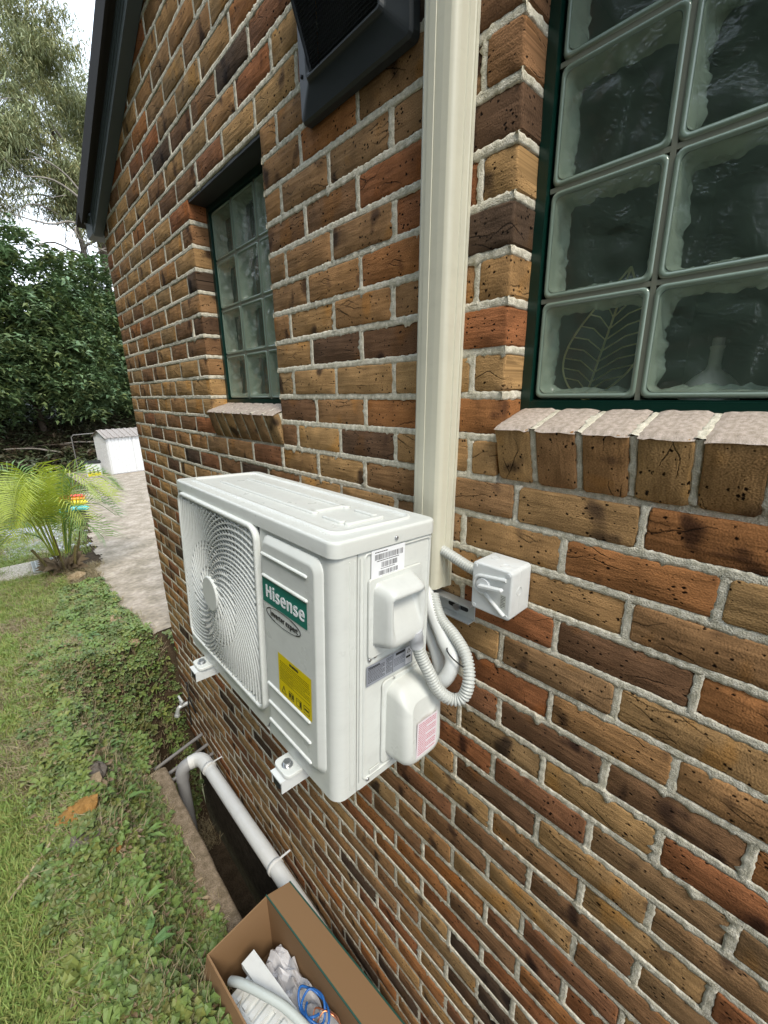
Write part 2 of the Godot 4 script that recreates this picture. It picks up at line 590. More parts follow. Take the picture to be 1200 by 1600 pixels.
# a lumpy bead of mortar from a to b; across and out are unit vectors
func bead(st: SurfaceTool, a: Vector3, b: Vector3, across: Vector3, out: Vector3, width: float, step: float, lift := 0.0) -> void:
	var n := maxi(2, int(a.distance_to(b) / step))
	var prev := []
	for i in n + 1:
		var p := a.lerp(b, float(i) / n)
		var s := p.x * 31.0 + p.y * 57.0 + p.z * 41.0
		var smear := maxf(0.0, noise.get_noise_2d(s * 0.9, 33.5) - 0.30) * 0.022
		var wl := width * 0.5 + 0.0026 * noise.get_noise_2d(s * 1.9, 1.5) + 0.0019 * noise.get_noise_2d(s * 12.0, 4.5) + smear
		var wr := width * 0.5 + 0.0026 * noise.get_noise_2d(s * 1.9, 9.5) + 0.0019 * noise.get_noise_2d(s * 12.0, 13.5)
		var zz := lift - 0.0010 + 0.0012 * noise.get_noise_2d(s * 1.3, 20.5) + smear * 0.25
		var row := []
		for q in [[-wl - 0.0008, -0.007], [-wl, 0.0], [-wl * 0.4, 0.0003], [wr * 0.4, 0.0], [wr, -0.0004], [wr + 0.0008, -0.007]]:
			row.append(p + across * q[0] + out * (q[1] + zz + 0.0019 * noise.get_noise_2d(s * 8.0, q[0] * 900.0)))
		if prev:
			for k in 5: quad(st, prev[k], row[k], row[k + 1], prev[k + 1]) if across.cross(out).dot(b - a) < 0.0 else quad(st, prev[k], prev[k + 1], row[k + 1], row[k])
		prev = row

func seen_size(p: Vector3) -> float:
	# how large a brick at p shows: 0 outside the frame
	var b := Basis(Vector3(0.6818, -0.0127, -0.7315), Vector3(-0.1920, 0.9617, -0.1957), Vector3(0.7059, 0.2739, 0.6532))
	var d := p - CAM
	var f := -d.dot(b.z)
	if f < 0.05: return 0.0
	var sx := d.dot(b.x) / f * 653.26 / 600.0
	var sy := d.dot(b.y) / f * 653.26 / 800.0
	if absf(sx) > 1.05 or absf(sy) > 1.05: return 0.0
	if p.y < -0.28 and p.y > -0.85 and p.x < -0.72 and p.x > -2.3: return 0.0
	return CAM.z / pow(d.length(), 3.0)

func build_house() -> void:
	var house := thing("brick_house", "brown brick house with glass block windows and dark gutter", "house", Vector3.ZERO)
	# ---- wall: core with openings, mortar, bricks
	var core := mb()
	var zc := -0.009
	var zb := -0.105
	var xs := [X_LEFT + 0.01, WINS[0][0] - 0.006, WINS[0][1] + 0.006, WINS[1][0] - 0.006, WINS[1][1] + 0.006, X_RIGHT]
	for i in 5:
		var x0: float = xs[i]; var x1: float = xs[i + 1]
		var tops := roof_y(x0) + 0.03
		if i == 1 or i == 3:
			box(core, Vector3(x0, Y_BASE + 0.004, zb), Vector3(x1, -0.160, zc))
			box(core, Vector3(x0, WINS[0][3] + 0.012, zb), Vector3(x1, tops, zc))
		else:
			box(core, Vector3(x0, Y_BASE + 0.004, zb), Vector3(x1, tops, zc))
	var wall := obj("wall", core, M.mortar, house)
	var bricks := []
	var mst := mb()
	var k0 := -32
	var cuts := {}
	for k in range(k0, 34):
		var yb := k * COURSE
		var yt := yb + COURSE
		var off := -0.078 + (0.1175 if posmod(k, 2) == 1 else 0.0)
		var n0 := int(floor((X_LEFT - off) / PITCH)) - 1
		var perp := []
		for n in range(n0, n0 + 24):
			perp.append(off + n * PITCH + rng.randf_range(-0.006, 0.006))
		# free spans of this course
		var spans := [[X_LEFT, X_RIGHT]]
		for w in WINS:
			var lo: float = w[2]; var hi: float = w[3]
			if yt - 0.02 > lo and yb + 0.02 < hi:
				var ns := []
				for s in spans:
					if w[0] > s[0] and w[1] < s[1]:
						ns.append([s[0], w[0]]); ns.append([w[1], s[1]])
					else: ns.append(s)
				spans = ns
			# course of the sill
			elif yt - 0.02 > -0.165 and yb < -0.06:
				var ns2 := []
				for s in spans:
					if w[0] > s[0] and w[1] < s[1]:
						ns2.append([s[0], w[0] - 0.004]); ns2.append([w[1] + 0.004, s[1]])
					else: ns2.append(s)
				spans = ns2
		for s in spans:
			var edges := [s[0]]
			for p in perp:
				if p > s[0] + 0.055 and p < s[1] - 0.055: edges.append(p)
			edges.append(s[1])
			for e in edges.size() - 1:
				var xa: float = edges[e] + (0.006 if e > 0 else 0.0)
				var xb: float = edges[e + 1] - (0.006 if e < edges.size() - 2 else 0.0)
				var cx := (xa + xb) * 0.5
				if yb > roof_y(xb) + 0.02: continue
				var jamb: bool = (e == 0 and s[0] > X_LEFT) or (e == edges.size() - 2 and s[1] < X_RIGHT) or (e == 0 and s[0] == X_LEFT)
				bricks.append({"x": cx, "y": (yb + yt) * 0.5 + rng.randf_range(-0.0012, 0.0012), "w": xb - xa, "d": 0.1 if jamb else 0.02, "s": seen_size(Vector3(cx, (yb + yt) * 0.5, 0)), "z": rng.randf_range(-0.0025, 0.0018)})
				if e > 0:
					var near: bool = xa > -1.4
					bead(mst, Vector3(edges[e], yb + 0.004, 0), Vector3(edges[e], yt - 0.004, 0), Vector3.RIGHT, Vector3.BACK, 0.0135 + rng.randf_range(-0.002, 0.004), 0.007 if near else 0.025)
			# bed joint under this course
			var a: float = s[0]
			var b: float = s[1]
			if yb > roof_y(a): a = (yb - 1.0) / 0.4222 - 3.29 - 0.05
			if a < b - 0.1 and k > k0:
				var cutx := maxf(a, minf(b, -1.4))
				if cutx > a + 0.02: bead(mst, Vector3(a, yb, 0), Vector3(cutx, yb, 0), Vector3.UP, Vector3.BACK, 0.0165, 0.022)
				if cutx < b - 0.02: bead(mst, Vector3(cutx, yb, 0), Vector3(b, yb, 0), Vector3.UP, Vector3.BACK, 0.0165, 0.006)
			# joints turn the corner into the reveals
			for w in WINS:
				if absf(s[1] - w[0]) < 0.001: bead(mst, Vector3(w[0], yb, 0.001), Vector3(w[0], yb, -0.098), Vector3.UP, Vector3.RIGHT, 0.0145, 0.009)
				if absf(s[0] - w[1]) < 0.001: bead(mst, Vector3(w[1], yb, 0.001), Vector3(w[1], yb, -0.098), Vector3.UP, Vector3.LEFT, 0.0145, 0.02)
	obj("mortar", mst, M.mortar, wall)
	bricks.sort_custom(func(a, b): return a.s > b.s)
	var groups := {}
	for i in bricks.size():
		var q: Dictionary = bricks[i]
		# tone from a slow noise plus chance
		var r := rng.randf()
		var tone := int(r * 16.0) % 16
		if tone in [12, 13] and rng.randf() < 0.45: tone = rng.randi_range(0, 5)
		if q.y > -0.2 and tone >= 11 and rng.randf() < 0.4: tone = rng.randi_range(0, 7)
		var variant := rng.randi_range(0, 13)
		var turn := Basis()
		if rng.randf() < 0.5: turn = Basis(Vector3.BACK, PI)
		var t := Transform3D(turn, Vector3(q.x, q.y, q.z))
		if i < 300:
			var o := obj("brick", brick_mesh(q.w, 0.0725, q.d, variant), brick_mats[tone], wall)
			o.transform = t
		else:
			if not groups.has(tone): groups[tone] = mb()
			brick_into(groups[tone], q.w, 0.0725, q.d, variant, t)
	var am := ArrayMesh.new()
	for tone in groups:
		groups[tone].generate_normals(); groups[tone].generate_tangents()
		groups[tone].set_material(brick_mats[tone])
		groups[tone].commit(am)
	obj("brickwork", am, null, wall).set_meta("kind", "stuff")
	# ---- footing below the bricks, other walls, floor, ceiling and roof
	var ft := mb()
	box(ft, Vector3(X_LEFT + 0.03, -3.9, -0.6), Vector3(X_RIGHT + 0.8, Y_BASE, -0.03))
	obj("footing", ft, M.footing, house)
	var ow := mb()
	box(ow, Vector3(X_LEFT, -3.2, -6.0), Vector3(X_LEFT + 0.10, 0.93, -0.106))
	box(ow, Vector3(X_LEFT, -3.2, -6.1), Vector3(X_RIGHT + 0.1, 2.8, -6.002))
	box(ow, Vector3(X_RIGHT + 0.002, -3.2, -6.0), Vector3(X_RIGHT + 0.1, 2.85, -0.008))
	obj("outer_wall", ow, brick_mats[4], house)
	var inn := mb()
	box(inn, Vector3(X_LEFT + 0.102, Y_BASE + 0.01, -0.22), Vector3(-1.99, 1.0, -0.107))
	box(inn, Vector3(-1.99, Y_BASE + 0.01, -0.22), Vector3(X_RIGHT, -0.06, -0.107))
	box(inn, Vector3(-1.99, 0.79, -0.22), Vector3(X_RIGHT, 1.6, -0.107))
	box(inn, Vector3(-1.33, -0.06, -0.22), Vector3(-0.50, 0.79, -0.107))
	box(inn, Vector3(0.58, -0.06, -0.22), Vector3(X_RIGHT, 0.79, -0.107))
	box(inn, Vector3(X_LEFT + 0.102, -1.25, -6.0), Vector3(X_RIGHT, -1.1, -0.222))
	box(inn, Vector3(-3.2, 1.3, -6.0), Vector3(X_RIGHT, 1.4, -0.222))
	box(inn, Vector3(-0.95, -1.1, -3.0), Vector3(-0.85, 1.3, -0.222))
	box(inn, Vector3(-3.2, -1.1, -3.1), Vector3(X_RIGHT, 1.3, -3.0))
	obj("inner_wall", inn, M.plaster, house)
	# ---- roof edge on the gable
	var roof := part("roof", house)
	var ang := atan(0.4222)
	var rt := Transform3D(Basis(Vector3.BACK, ang), Vector3(-3.29, 1.0, 0))
	var st := mb()
	box(st, Vector3(-0.09, 0.0, 0.003), Vector3(5.2, 0.115, 0.052), rt)
	for q in [0.03, 0.06, 0.085]: box(st, Vector3(-0.088, q, 0.052), Vector3(5.2, q + 0.006, 0.0545), rt)
	obj("barge_board", st, M.fascia, roof)
	st = mb()
	box(st, Vector3(-0.14, 0.117, -0.02), Vector3(5.2, 0.20, 0.088), rt)
	box(st, Vector3(-0.142, 0.102, 0.079), Vector3(5.2, 0.205, 0.091), rt)
	obj("barge_cap", st, M.fascia_cap, roof)
	st = mb()
	box(st, Vector3(-0.30, 0.205, -6.2), Vector3(5.2, 0.24, 0.085), rt)
	obj("roof_sheet", st, M.fascia_cap, roof)
	st = mb()   # end of the eaves gutter
	box(st, Vector3(-3.52, 0.975, -6.0), Vector3(-3.37, 1.075, 0.058))
	box(st, Vector3(-3.535, 1.065, -6.0), Vector3(-3.36, 1.08, 0.062))
	box(st, Vector3(-3.525, 0.99, -6.0), Vector3(-3.52, 1.0, 0.06))
	obj("gutter", st, M.fascia, roof)
	# ---- windows
	for i in 2: build_window(house, WINS[i], i)

func build_window(house: Node3D, w: Array, which: int) -> void:
	var win := part("window", house)
	var x0: float = w[0]; var x1: float = w[1]; var y0: float = w[2]; var y1: float = w[3]
	var f := 0.020
	var zf := -0.072
	var st := mb()
	box(st, Vector3(x0, y0, zf - 0.09), Vector3(x0 + f, y1, zf))
	box(st, Vector3(x1 - f, y0, zf - 0.09), Vector3(x1, y1, zf))
	box(st, Vector3(x0 + f, y0, zf - 0.09), Vector3(x1 - f, y0 + f * 1.1, zf - 0.001))
	box(st, Vector3(x0 + f, y1 - f, zf - 0.09), Vector3(x1 - f, y1, zf - 0.001))
	box(st, Vector3(x0 + f, y0 + f * 1.1, zf - 0.018), Vector3(x1 - f, y0 + f * 1.1 + 0.003, zf - 0.006))
	obj("frame", st, M.frame, win)
	st = mb()
	box(st, Vector3(x0 - 0.08, y1 + 0.001, -0.1), Vector3(x1 + 0.08, y1 + 0.010, -0.004))
	obj("lintel", st, M.vent, win)
	# glass blocks
	var nx: int = w[4]
	var ny := 4
	var gx := x0 + f + 0.002
	var gy := y0 + f * 1.1 + 0.003
	var px := (x1 - f - 0.002 - gx) / nx
	var py := (y1 - f - gy) / ny
	var js := mb()
	for i in range(1, nx): box(js, Vector3(gx + i * px - 0.004, gy, zf - 0.085), Vector3(gx + i * px + 0.004, y1 - f, zf - 0.0105))
	for j in range(1, ny): box(js, Vector3(gx, gy + j * py - 0.004, zf - 0.085), Vector3(x1 - f, gy + j * py + 0.004, zf - 0.0108))
	obj("joint_grout", js, M.joint, win)
	for i in nx:
		for j in ny:
			var o := obj("glass_block", glass_block(px - 0.005, py - 0.005, (i * 5 + j * 3 + which) % 6), null, win)
			o.position = Vector3(gx + (i + 0.5) * px, gy + (j + 0.5) * py, zf - 0.008)
	# sill of bricks on edge
	var sill := part("window_sill", house)
	var n := int(round((x1 - x0 + 0.004) / 0.0865))
	var p2 := (x1 - x0 + 0.004) / n
	var sm2 := mb()
	for i in n:
		var cx := x0 - 0.002 + (i + 0.5) * p2
		var b := sill_brick(p2 - 0.011, 100 + i + which * 20, which)
		var o := obj("brick", b, null, sill)
		o.position = Vector3(cx, -0.046, -0.020)
		o.rotation.x = deg_to_rad(17.0)
		if i > 0:
			var t := Transform3D(Basis(Vector3.RIGHT, deg_to_rad(17.0)), Vector3(cx - p2 * 0.5, -0.046, -0.020))
			bead(sm2, t * Vector3(0, -0.108, 0.0495), t * Vector3(0, -0.002, 0.0495), Vector3.RIGHT, t.basis.z, 0.012, 0.008)
			bead(sm2, t * Vector3(0, 0.0012, -0.075), t * Vector3(0, 0.0012, 0.050), Vector3.RIGHT, t.basis.y, 0.012, 0.008)
	var bt := Transform3D(Basis(Vector3.RIGHT, deg_to_rad(17.0)), Vector3(0, -0.046, -0.020))
	box(sm2, Vector3(x0, -0.095, -0.085), Vector3(x1, -0.004, 0.030), bt)
	obj("mortar", sm2, M.mortar, sill)

func sill_brick(w: float, sd: int, which: int) -> ArrayMesh:
	var lr := RandomNumberGenerator.new()
	lr.seed = sd
	var am := ArrayMesh.new()
	# front face brick
	var st := mb()
	brick_into(st, 0.112, w, 0.03, sd, Transform3D(Basis(Vector3(0, 1, 0), Vector3(-1, 0, 0), Vector3(0, 0, 1)), Vector3(0, -0.0575, 0.052)))
	# ends and underside
	st.generate_normals(); st.generate_tangents()
	st.set_material(brick_mats[[0, 1, 4, 3, 1, 2, 5][sd % 7] if which == 1 else [14, 15, 2, 14, 5][sd % 5]])
	st.commit(am)
	st = mb()
	box(st, Vector3(-w * 0.5 + 0.001, -0.104, -0.06), Vector3(w * 0.5 - 0.001, -0.0035, 0.022))
	st.generate_normals()
	st.set_material(M.moss if which == 0 else M.sandstone)
	st.commit(am)
	# weathered top with its crumbly front lip
	st = mb()
	var nx := 8
	var nz := 14
	var grid := []
	for j in nz + 1:
		var row := []
		for i in nx + 1:
			var x := lerpf(-w * 0.5, w * 0.5, float(i) / nx)
			var z := lerpf(-0.085, 0.0525, float(j) / nz)
			var edge := minf(w * 0.5 - absf(x), 0.0526 - z)
			var y := 0.0034 + 0.0022 * noise.get_noise_3d(x * 60.0 + sd, z * 60.0, 3.0)
			if edge < 0.004: y -= 0.003
			if j == nz:
				y = -0.0030 + 0.004 * noise.get_noise_3d(x * 60.0 + sd * 3.0, 0.0, 7.0)
				z += 0.0012
			row.append(Vector3(x, y, z))
		grid.append(row)
	for j in nz:
		for i in nx: quad(st, grid[j + 1][i], grid[j + 1][i + 1], grid[j][i + 1], grid[j][i])
	st.generate_normals()
	st.set_material(M.sill_top)
	st.commit(am)
	return am

var block_cache := {}
func glass_block(w: float, h: float, v: int) -> ArrayMesh:
	var key := "%.4f_%.4f_%d" % [w, h, v]
	if block_cache.has(key): return block_cache[key]
	var am := ArrayMesh.new()
	var st := mb()
	var rings := []
	for q in [[0.0, -0.056], [0.0, -0.007], [0.001, -0.003], [0.003, -0.0006], [0.0055, 0.0], [0.008, -0.0008], [0.0092, -0.0024], [0.0105, -0.0022]]:
		var r := PackedVector3Array()
		for o in rrect(w - 2 * q[0], h - 2 * q[0], maxf(0.013 - q[0] * 0.3, 0.006), 5): r.append(Vector3(o.x, o.y, q[1]))
		rings.append(r)
	skin(st, rings, false, false)
	st.generate_normals(); st.set_material(M.rim); st.commit(am)
	# wavering inner walls of the hollow
	st = mb()
	rings = []
	for k in 8:
		var t := k / 7.0
		var r := PackedVector3Array()
		var inset := lerpf(0.0105, 0.0185, t)
		for o in dense(rrect(w - 0.030, h - 0.030, 0.012, 5), 0.005):
			o *= (w - 2 * inset) / (w - 0.030)
			var d := o.normalized() * (0.011 * noise.get_noise_3d(o.x * 24.0 + v * 13.0, o.y * 24.0, t * 1.5) + 0.004 * noise.get_noise_3d(o.x * 80.0 + v * 13.0, o.y * 80.0, t * 3.0)) * smoothstep(0.0, 0.7, t)
			r.append(Vector3(o.x + d.x, o.y + d.y, lerpf(-0.0025, -0.052, t)))
		rings.append(r)
	skin(st, rings, false, false)
	st.generate_normals(); st.set_material(M.cavity); st.commit(am)
	for side in 2:
		st = mb()
		var n := 14
		var a := w * 0.5 - (0.0108 if side == 0 else 0.017)
		var b := h * 0.5 - (0.0108 if side == 0 else 0.017)
		for i in n:
			for j in n:
				var c := []
				for q in [[i, j], [i + 1, j], [i + 1, j + 1], [i, j + 1]]:
					var x := lerpf(-a, a, q[0] / float(n)); var y := lerpf(-b, b, q[1] / float(n))
					var z := 0.0030 * noise.get_noise_3d(x * 8.0 + v * 7.0, y * 5.0, side * 5.0)
					c.append(Vector3(x, y, z + (-0.0022 if side == 0 else -0.0525)))
				quad_uv(st, c[0], c[1], c[2], c[3], (i + v * 3) / 20.0, (j + 1 + v) / 20.0, (i + 1 + v * 3) / 20.0, (j + v) / 20.0)
		st.generate_normals(); st.generate_tangents()
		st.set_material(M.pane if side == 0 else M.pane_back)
		st.commit(am)
	block_cache[key] = am
	return am

# ---------------------------------------------------------------- trees
func leaf_sprig(n: int, ln: float, wd: float, spread: float, droop: float, sd: int) -> ArrayMesh:
	var lr := RandomNumberGenerator.new()
	lr.seed = sd
	var st := mb()
	st.set_smooth_group(-1)
	for i in n:
		var a := TAU * i / n * 2.4 + lr.randf_range(-0.4, 0.4)
		var base := Vector3(lr.randf_range(-1, 1), lr.randf_range(-0.8, 0.8), lr.randf_range(-1, 1)) * spread
		var d := Vector3(cos(a), lr.randf_range(-0.35, 0.45) - droop, sin(a)).normalized()
		var s := d.cross(Vector3(lr.randf_range(-0.5, 0.5), 1, lr.randf_range(-0.5, 0.5))).normalized() * wd * 0.5
		var u := s.cross(d).normalized() * wd * 0.22
		var l := ln * lr.randf_range(0.7, 1.15)
		var m := base + d * l * 0.45
		var e := base + d * l - Vector3(0, l * 0.16, 0)
		tri(st, base, m + s + u, m); tri(st, base, m, m - s + u)
		tri(st, m, m + s + u, e); tri(st, m, e, m - s + u)
	st.generate_normals()
	return st.commit()

func foliage(called: String, parent: Node, mesh: Mesh, m: Material, spots: Array, c0: Color, c1: Color, s0 := 0.75, s1 := 1.3, sd := 1, upright := false) -> MultiMeshInstance3D:
	var lr := RandomNumberGenerator.new()
	lr.seed = sd
	var mm := MultiMesh.new()
	mm.transform_format = MultiMesh.TRANSFORM_3D
	mm.use_colors = true
	mm.mesh = mesh
	mm.instance_count = spots.size()
	for i in spots.size():
		var b := Basis(Vector3.UP, lr.randf() * TAU)
		if not upright: b = b * Basis(Vector3.RIGHT, lr.randf_range(-0.6, 0.6))
		else: b = b * Basis(Vector3.RIGHT, lr.randf_range(-0.25, 0.25))
		mm.set_instance_transform(i, Transform3D(b.scaled(Vector3.ONE * lr.randf_range(s0, s1)), spots[i]))
		var t := lr.randf()
		mm.set_instance_color(i, c0.lerp(c1, t * t) * lr.randf_range(0.88, 1.12))
	var o := MultiMeshInstance3D.new()
	o.name = called
	o.multimesh = mm
	o.material_override = m
	o.set_meta("kind", "stuff")
	parent.add_child(o, true)
	return o

func leaf_mat(rough: float, back: Color) -> StandardMaterial3D:
	var m := mat(Color.WHITE, rough, 0.45)
	m.vertex_color_use_as_albedo = true
	m.backlight_enabled = true
	m.backlight = back
	m.cull_mode = BaseMaterial3D.CULL_DISABLED
	return m

func clumps(lr: RandomNumberGenerator, blobs: Array, per: int, each: int, size: float, shell := 0.55) -> Array:
	var out := []
	for b in blobs:
		var c: Vector3 = b[0]; var r: Vector3 = b[1]
		for i in int(per * (b[2] if b.size() > 2 else 1.0)):
			var d := Vector3(lr.randfn(), lr.randfn(), lr.randfn()).normalized()
			var k := lerpf(shell, 1.0, lr.randf()) * (1.0 + 0.16 * noise.get_noise_3d(d.x * 2.0 + c.x, d.y * 2.0, d.z * 2.0 + c.z))
			var p := c + d * r * k
			for j in each:
				out.append(p + Vector3(lr.randfn() * 1.2, lr.randfn() * 0.62 - 0.1, lr.randfn() * 1.2) * size)
	return out

func limb(st: SurfaceTool, pts: Array, r0: float, r1: float, seg := 7) -> void:
	var p := spline(pts, 0.5)
	var rad := []
	for i in p.size(): rad.append(lerpf(r0, r1, float(i) / maxi(1, p.size() - 1)))
	tube(st, p, rad, seg)

func build_trees() -> void:
	var lr := RandomNumberGenerator.new()
	lr.seed = 99
	M.leaf = leaf_mat(0.42, Color(0.25, 0.3, 0.12))
	M.gum = leaf_mat(0.5, Color(0.4, 0.42, 0.25))
	var broad := leaf_sprig(8, 0.24, 0.095, 0.16, 0.25, 5)
	var gum := leaf_sprig(10, 0.50, 0.07, 0.34, 0.9, 6)
	# broad dark evergreens behind the shed
	var spec := [
		["broadleaf_tree", "dense dark evergreen tree with low crown behind the palm", Vector3(-23.5, -1.6, -1.0), [[Vector3(-23.2, 3.4, -0.4), Vector3(2.6, 3.0, 3.6), 1.3], [Vector3(-22.6, 1.2, 0.6), Vector3(2.2, 2.4, 2.8)], [Vector3(-22.8, 1.3, -2.2), Vector3(1.9, 2.2, 1.8)]]],
		["broadleaf_tree", "dense dark evergreen tree behind the white garden shed", Vector3(-25.0, -1.4, -5.0), [[Vector3(-25.2, 3.2, -4.6), Vector3(2.6, 3.2, 2.6), 1.2], [Vector3(-24.6, 1.2, -4.0), Vector3(2.2, 2.2, 2.2)], [Vector3(-26.0, 2.5, -8.0), Vector3(2.4, 3.0, 2.8)]]],
		["broadleaf_tree", "dark evergreen tree at the garden side of the lawn", Vector3(-24.0, -1.2, 5.5), [[Vector3(-24.0, 3.6, 5.0), Vector3(3.0, 3.4, 3.4), 1.2], [Vector3(-23.5, 1.0, 4.6), Vector3(2.6, 2.2, 3.0)]]]]
	for s in spec:
		var t := thing(s[0], s[1], "tree", s[2], "dark evergreen trees behind the yard")
		var st := mb()
		var b: Vector3 = s[2]
		limb(st, [Vector3(0, -0.4, 0), Vector3(0.15, 1.6, 0.1), Vector3(-0.1, 3.2, 0.2), Vector3(0.1, 5.0, 0.4)], 0.17, 0.06)
		limb(st, [Vector3(0.1, 1.2, 0.05), Vector3(0.6, 2.4, 0.9), Vector3(0.8, 3.6, 1.6)], 0.09, 0.03)
		limb(st, [Vector3(0.1, 1.5, 0.05), Vector3(0.5, 2.6, -0.9), Vector3(0.6, 3.9, -1.5)], 0.09, 0.03)
		obj("trunk", st, M.bark, t)
		var spots := clumps(lr, s[3], 210, 11, 0.22, 0.35)
		for i in spots.size(): spots[i] -= b
		foliage("crown", t, broad, M.leaf, spots, Color(0.115, 0.185, 0.085), Color(0.15, 0.18, 0.06), 0.8, 1.6, 31)
	# tall gums beyond
	var gums := [
		["tall gum tree with pale drooping foliage and bare lower limbs beyond evergreens", Vector3(-37.0, -0.5, -6.6), 17.0, [[Vector3(0.5, 15.5, 2.8), Vector3(2.6, 3.6, 2.4), 1.1], [Vector3(0.0, 20.5, 1.0), Vector3(2.8, 3.2, 3.0)], [Vector3(0.5, 13.3, 0.3), Vector3(2.4, 2.6, 2.0)], [Vector3(-1, 17.5, -2.0), Vector3(2.6, 3.0, 2.0), 0.8]]],
		["gum tree with wispy olive crown standing left of its taller neighbour", Vector3(-38.5, -0.5, 0.5), 15.0, [[Vector3(0.6, 13.0, -1.6), Vector3(2.6, 3.0, 2.2)], [Vector3(0.4, 17.6, 0.2), Vector3(2.8, 3.2, 2.2), 0.8], [Vector3(0.2, 9.6, -0.6), Vector3(2.2, 1.7, 2.0), 0.45]]],
		["slender gum tree with two bare trunks rising behind the evergreens", Vector3(-44.0, -0.5, -9.2), 19.0, [[Vector3(0, 21.0, 0), Vector3(3.2, 4.0, 3.2)], [Vector3(0.5, 15.5, 1.5), Vector3(2.6, 2.2, 2.0), 0.5]]]]
	for gi in gums.size():
		var g: Array = gums[gi]
		var t := thing("gum_tree", g[0], "tree", g[1], "gum trees beyond the yard")
		var h: float = g[2]
		var st := mb()
		limb(st, [Vector3(0, -0.5, 0), Vector3(0.1, h * 0.3, 0.2), Vector3(-0.2, h * 0.6, 0.3), Vector3(0.1, h, 0.9)], 0.30, 0.10, 8)
		limb(st, [Vector3(0.1, h * 0.32, -0.6), Vector3(0.1, h * 0.6, -0.9), Vector3(-0.3, h * 0.9, -1.2)], 0.22, 0.08, 8)
		obj("trunk", st, M.bark, t)
		st = mb()
		for k in 26:
			var y := h * lr.randf_range(0.42, 0.95)
			var a := lr.randf() * TAU
			var l := lr.randf_range(2.0, 4.8)
			var d := Vector3(cos(a), 0, sin(a))
			var p0 := Vector3(0, y, 0.3)
			limb(st, [p0, p0 + d * l * 0.4 + Vector3(0, l * 0.22, 0), p0 + d * l * 0.75 + Vector3(0, l * 0.18 + lr.randf_range(-0.4, 0.4), 0), p0 + d * l + Vector3(0, -l * 0.02, 0)], 0.055 + l * 0.008, 0.015, 5)
		obj("branch", st, M.bark_pale if gi == 0 else M.bark, t)
		var spots := clumps(lr, g[3], 80, 17, 0.38, 0.15)
		foliage("crown", t, gum, M.gum, spots, Color(0.25, 0.285, 0.15), Color(0.31, 0.28, 0.12), 0.5, 0.95, 41 + gi)
	# bare pale limbs reaching out below the gum foliage
	var dead := thing("bare_tree", "bare pale grey tree with crooked leafless limbs beside gutter", "tree", Vector3(-29.0, -0.6, -7.6))
	var sd := mb()
	limb(sd, [Vector3(0, -0.3, 0), Vector3(0.1, 4.0, 0.4), Vector3(0, 7.6, 0.9), Vector3(0, 9.4, 1.6)], 0.20, 0.10, 8)
	obj("trunk", sd, M.bark, dead)
	for q in [[[Vector3(0, 9.2, 1.5), Vector3(0.2, 10.2, 2.4), Vector3(0.2, 10.9, 3.6), Vector3(0.3, 10.7, 4.8)], 0.10], [[Vector3(0, 9.6, 1.8), Vector3(0.3, 11.2, 3.0), Vector3(0.3, 11.8, 4.2)], 0.07],
		[[Vector3(0, 8.3, 1.2), Vector3(0.2, 9.2, 3.0), Vector3(0.2, 8.9, 4.2), Vector3(0.2, 9.1, 6.2)], 0.08], [[Vector3(0, 8.0, 1.0), Vector3(0.1, 8.2, 2.0), Vector3(0.2, 8.6, 3.2)], 0.05],
		[[Vector3(0, 6.6, 0.7), Vector3(0, 7.5, -0.6), Vector3(0.1, 7.7, -1.8)], 0.06], [[Vector3(0, 7.2, 0.8), Vector3(0.2, 7.2, 2.2), Vector3(0.2, 7.9, 4.5), Vector3(0.1, 7.6, 6.0)], 0.05]]:
		var s2 := mb()
		limb(s2, q[0], q[1], 0.018, 6)
		var last: Vector3 = q[0][-1]
		for k in 4: limb(s2, [last.lerp(q[0][1], k * 0.22), last.lerp(q[0][1], k * 0.22) + Vector3(0, lr.randf_range(-0.4, 0.7), lr.randf_range(0.2, 0.9))], 0.018, 0.006, 4)
		obj("branch", s2, M.bark_pale, dead)
	# the trees on the garden side of the lawn, which the window glass mirrors and which shade the wall
	var side := [Vector3(-15.0, -1.3, 8.6), Vector3(-7.5, -1.5, 7.8), Vector3(-0.5, -1.5, 8.6)]
	for i in 3:
		var t := thing("broadleaf_tree", ["dark evergreen tree across the lawn, mirrored in the small window", "dark evergreen tree across the lawn, mirrored in the glass blocks", "dark evergreen tree across the lawn opposite the wide window"][i], "tree", side[i], "trees across the lawn")
		var st := mb()
		limb(st, [Vector3(0, -0.4, 0), Vector3(0.15, 1.6, 0.1), Vector3(-0.1, 3.2, 0.2), Vector3(0.1, 5.0, 0.4)], 0.2, 0.06)
		obj("trunk", st, M.bark, t)
		var spots := clumps(lr, [[Vector3(0, 4.6, 0), Vector3(3.4, 3.2, 2.6), 1.2], [Vector3(1.2, 2.0, -0.6), Vector3(2.6, 2.2, 2.2)], [Vector3(-2.0, 2.2, 0.3), Vector3(2.4, 2.2, 2.0)]], 170, 12, 0.3, 0.4)
		for k in spots.size(): spots[k] *= 1.55
		foliage("crown", t, broad, M.leaf, spots, Color(0.065, 0.115, 0.05), Color(0.09, 0.11, 0.035), 1.8, 2.8, 61 + i)

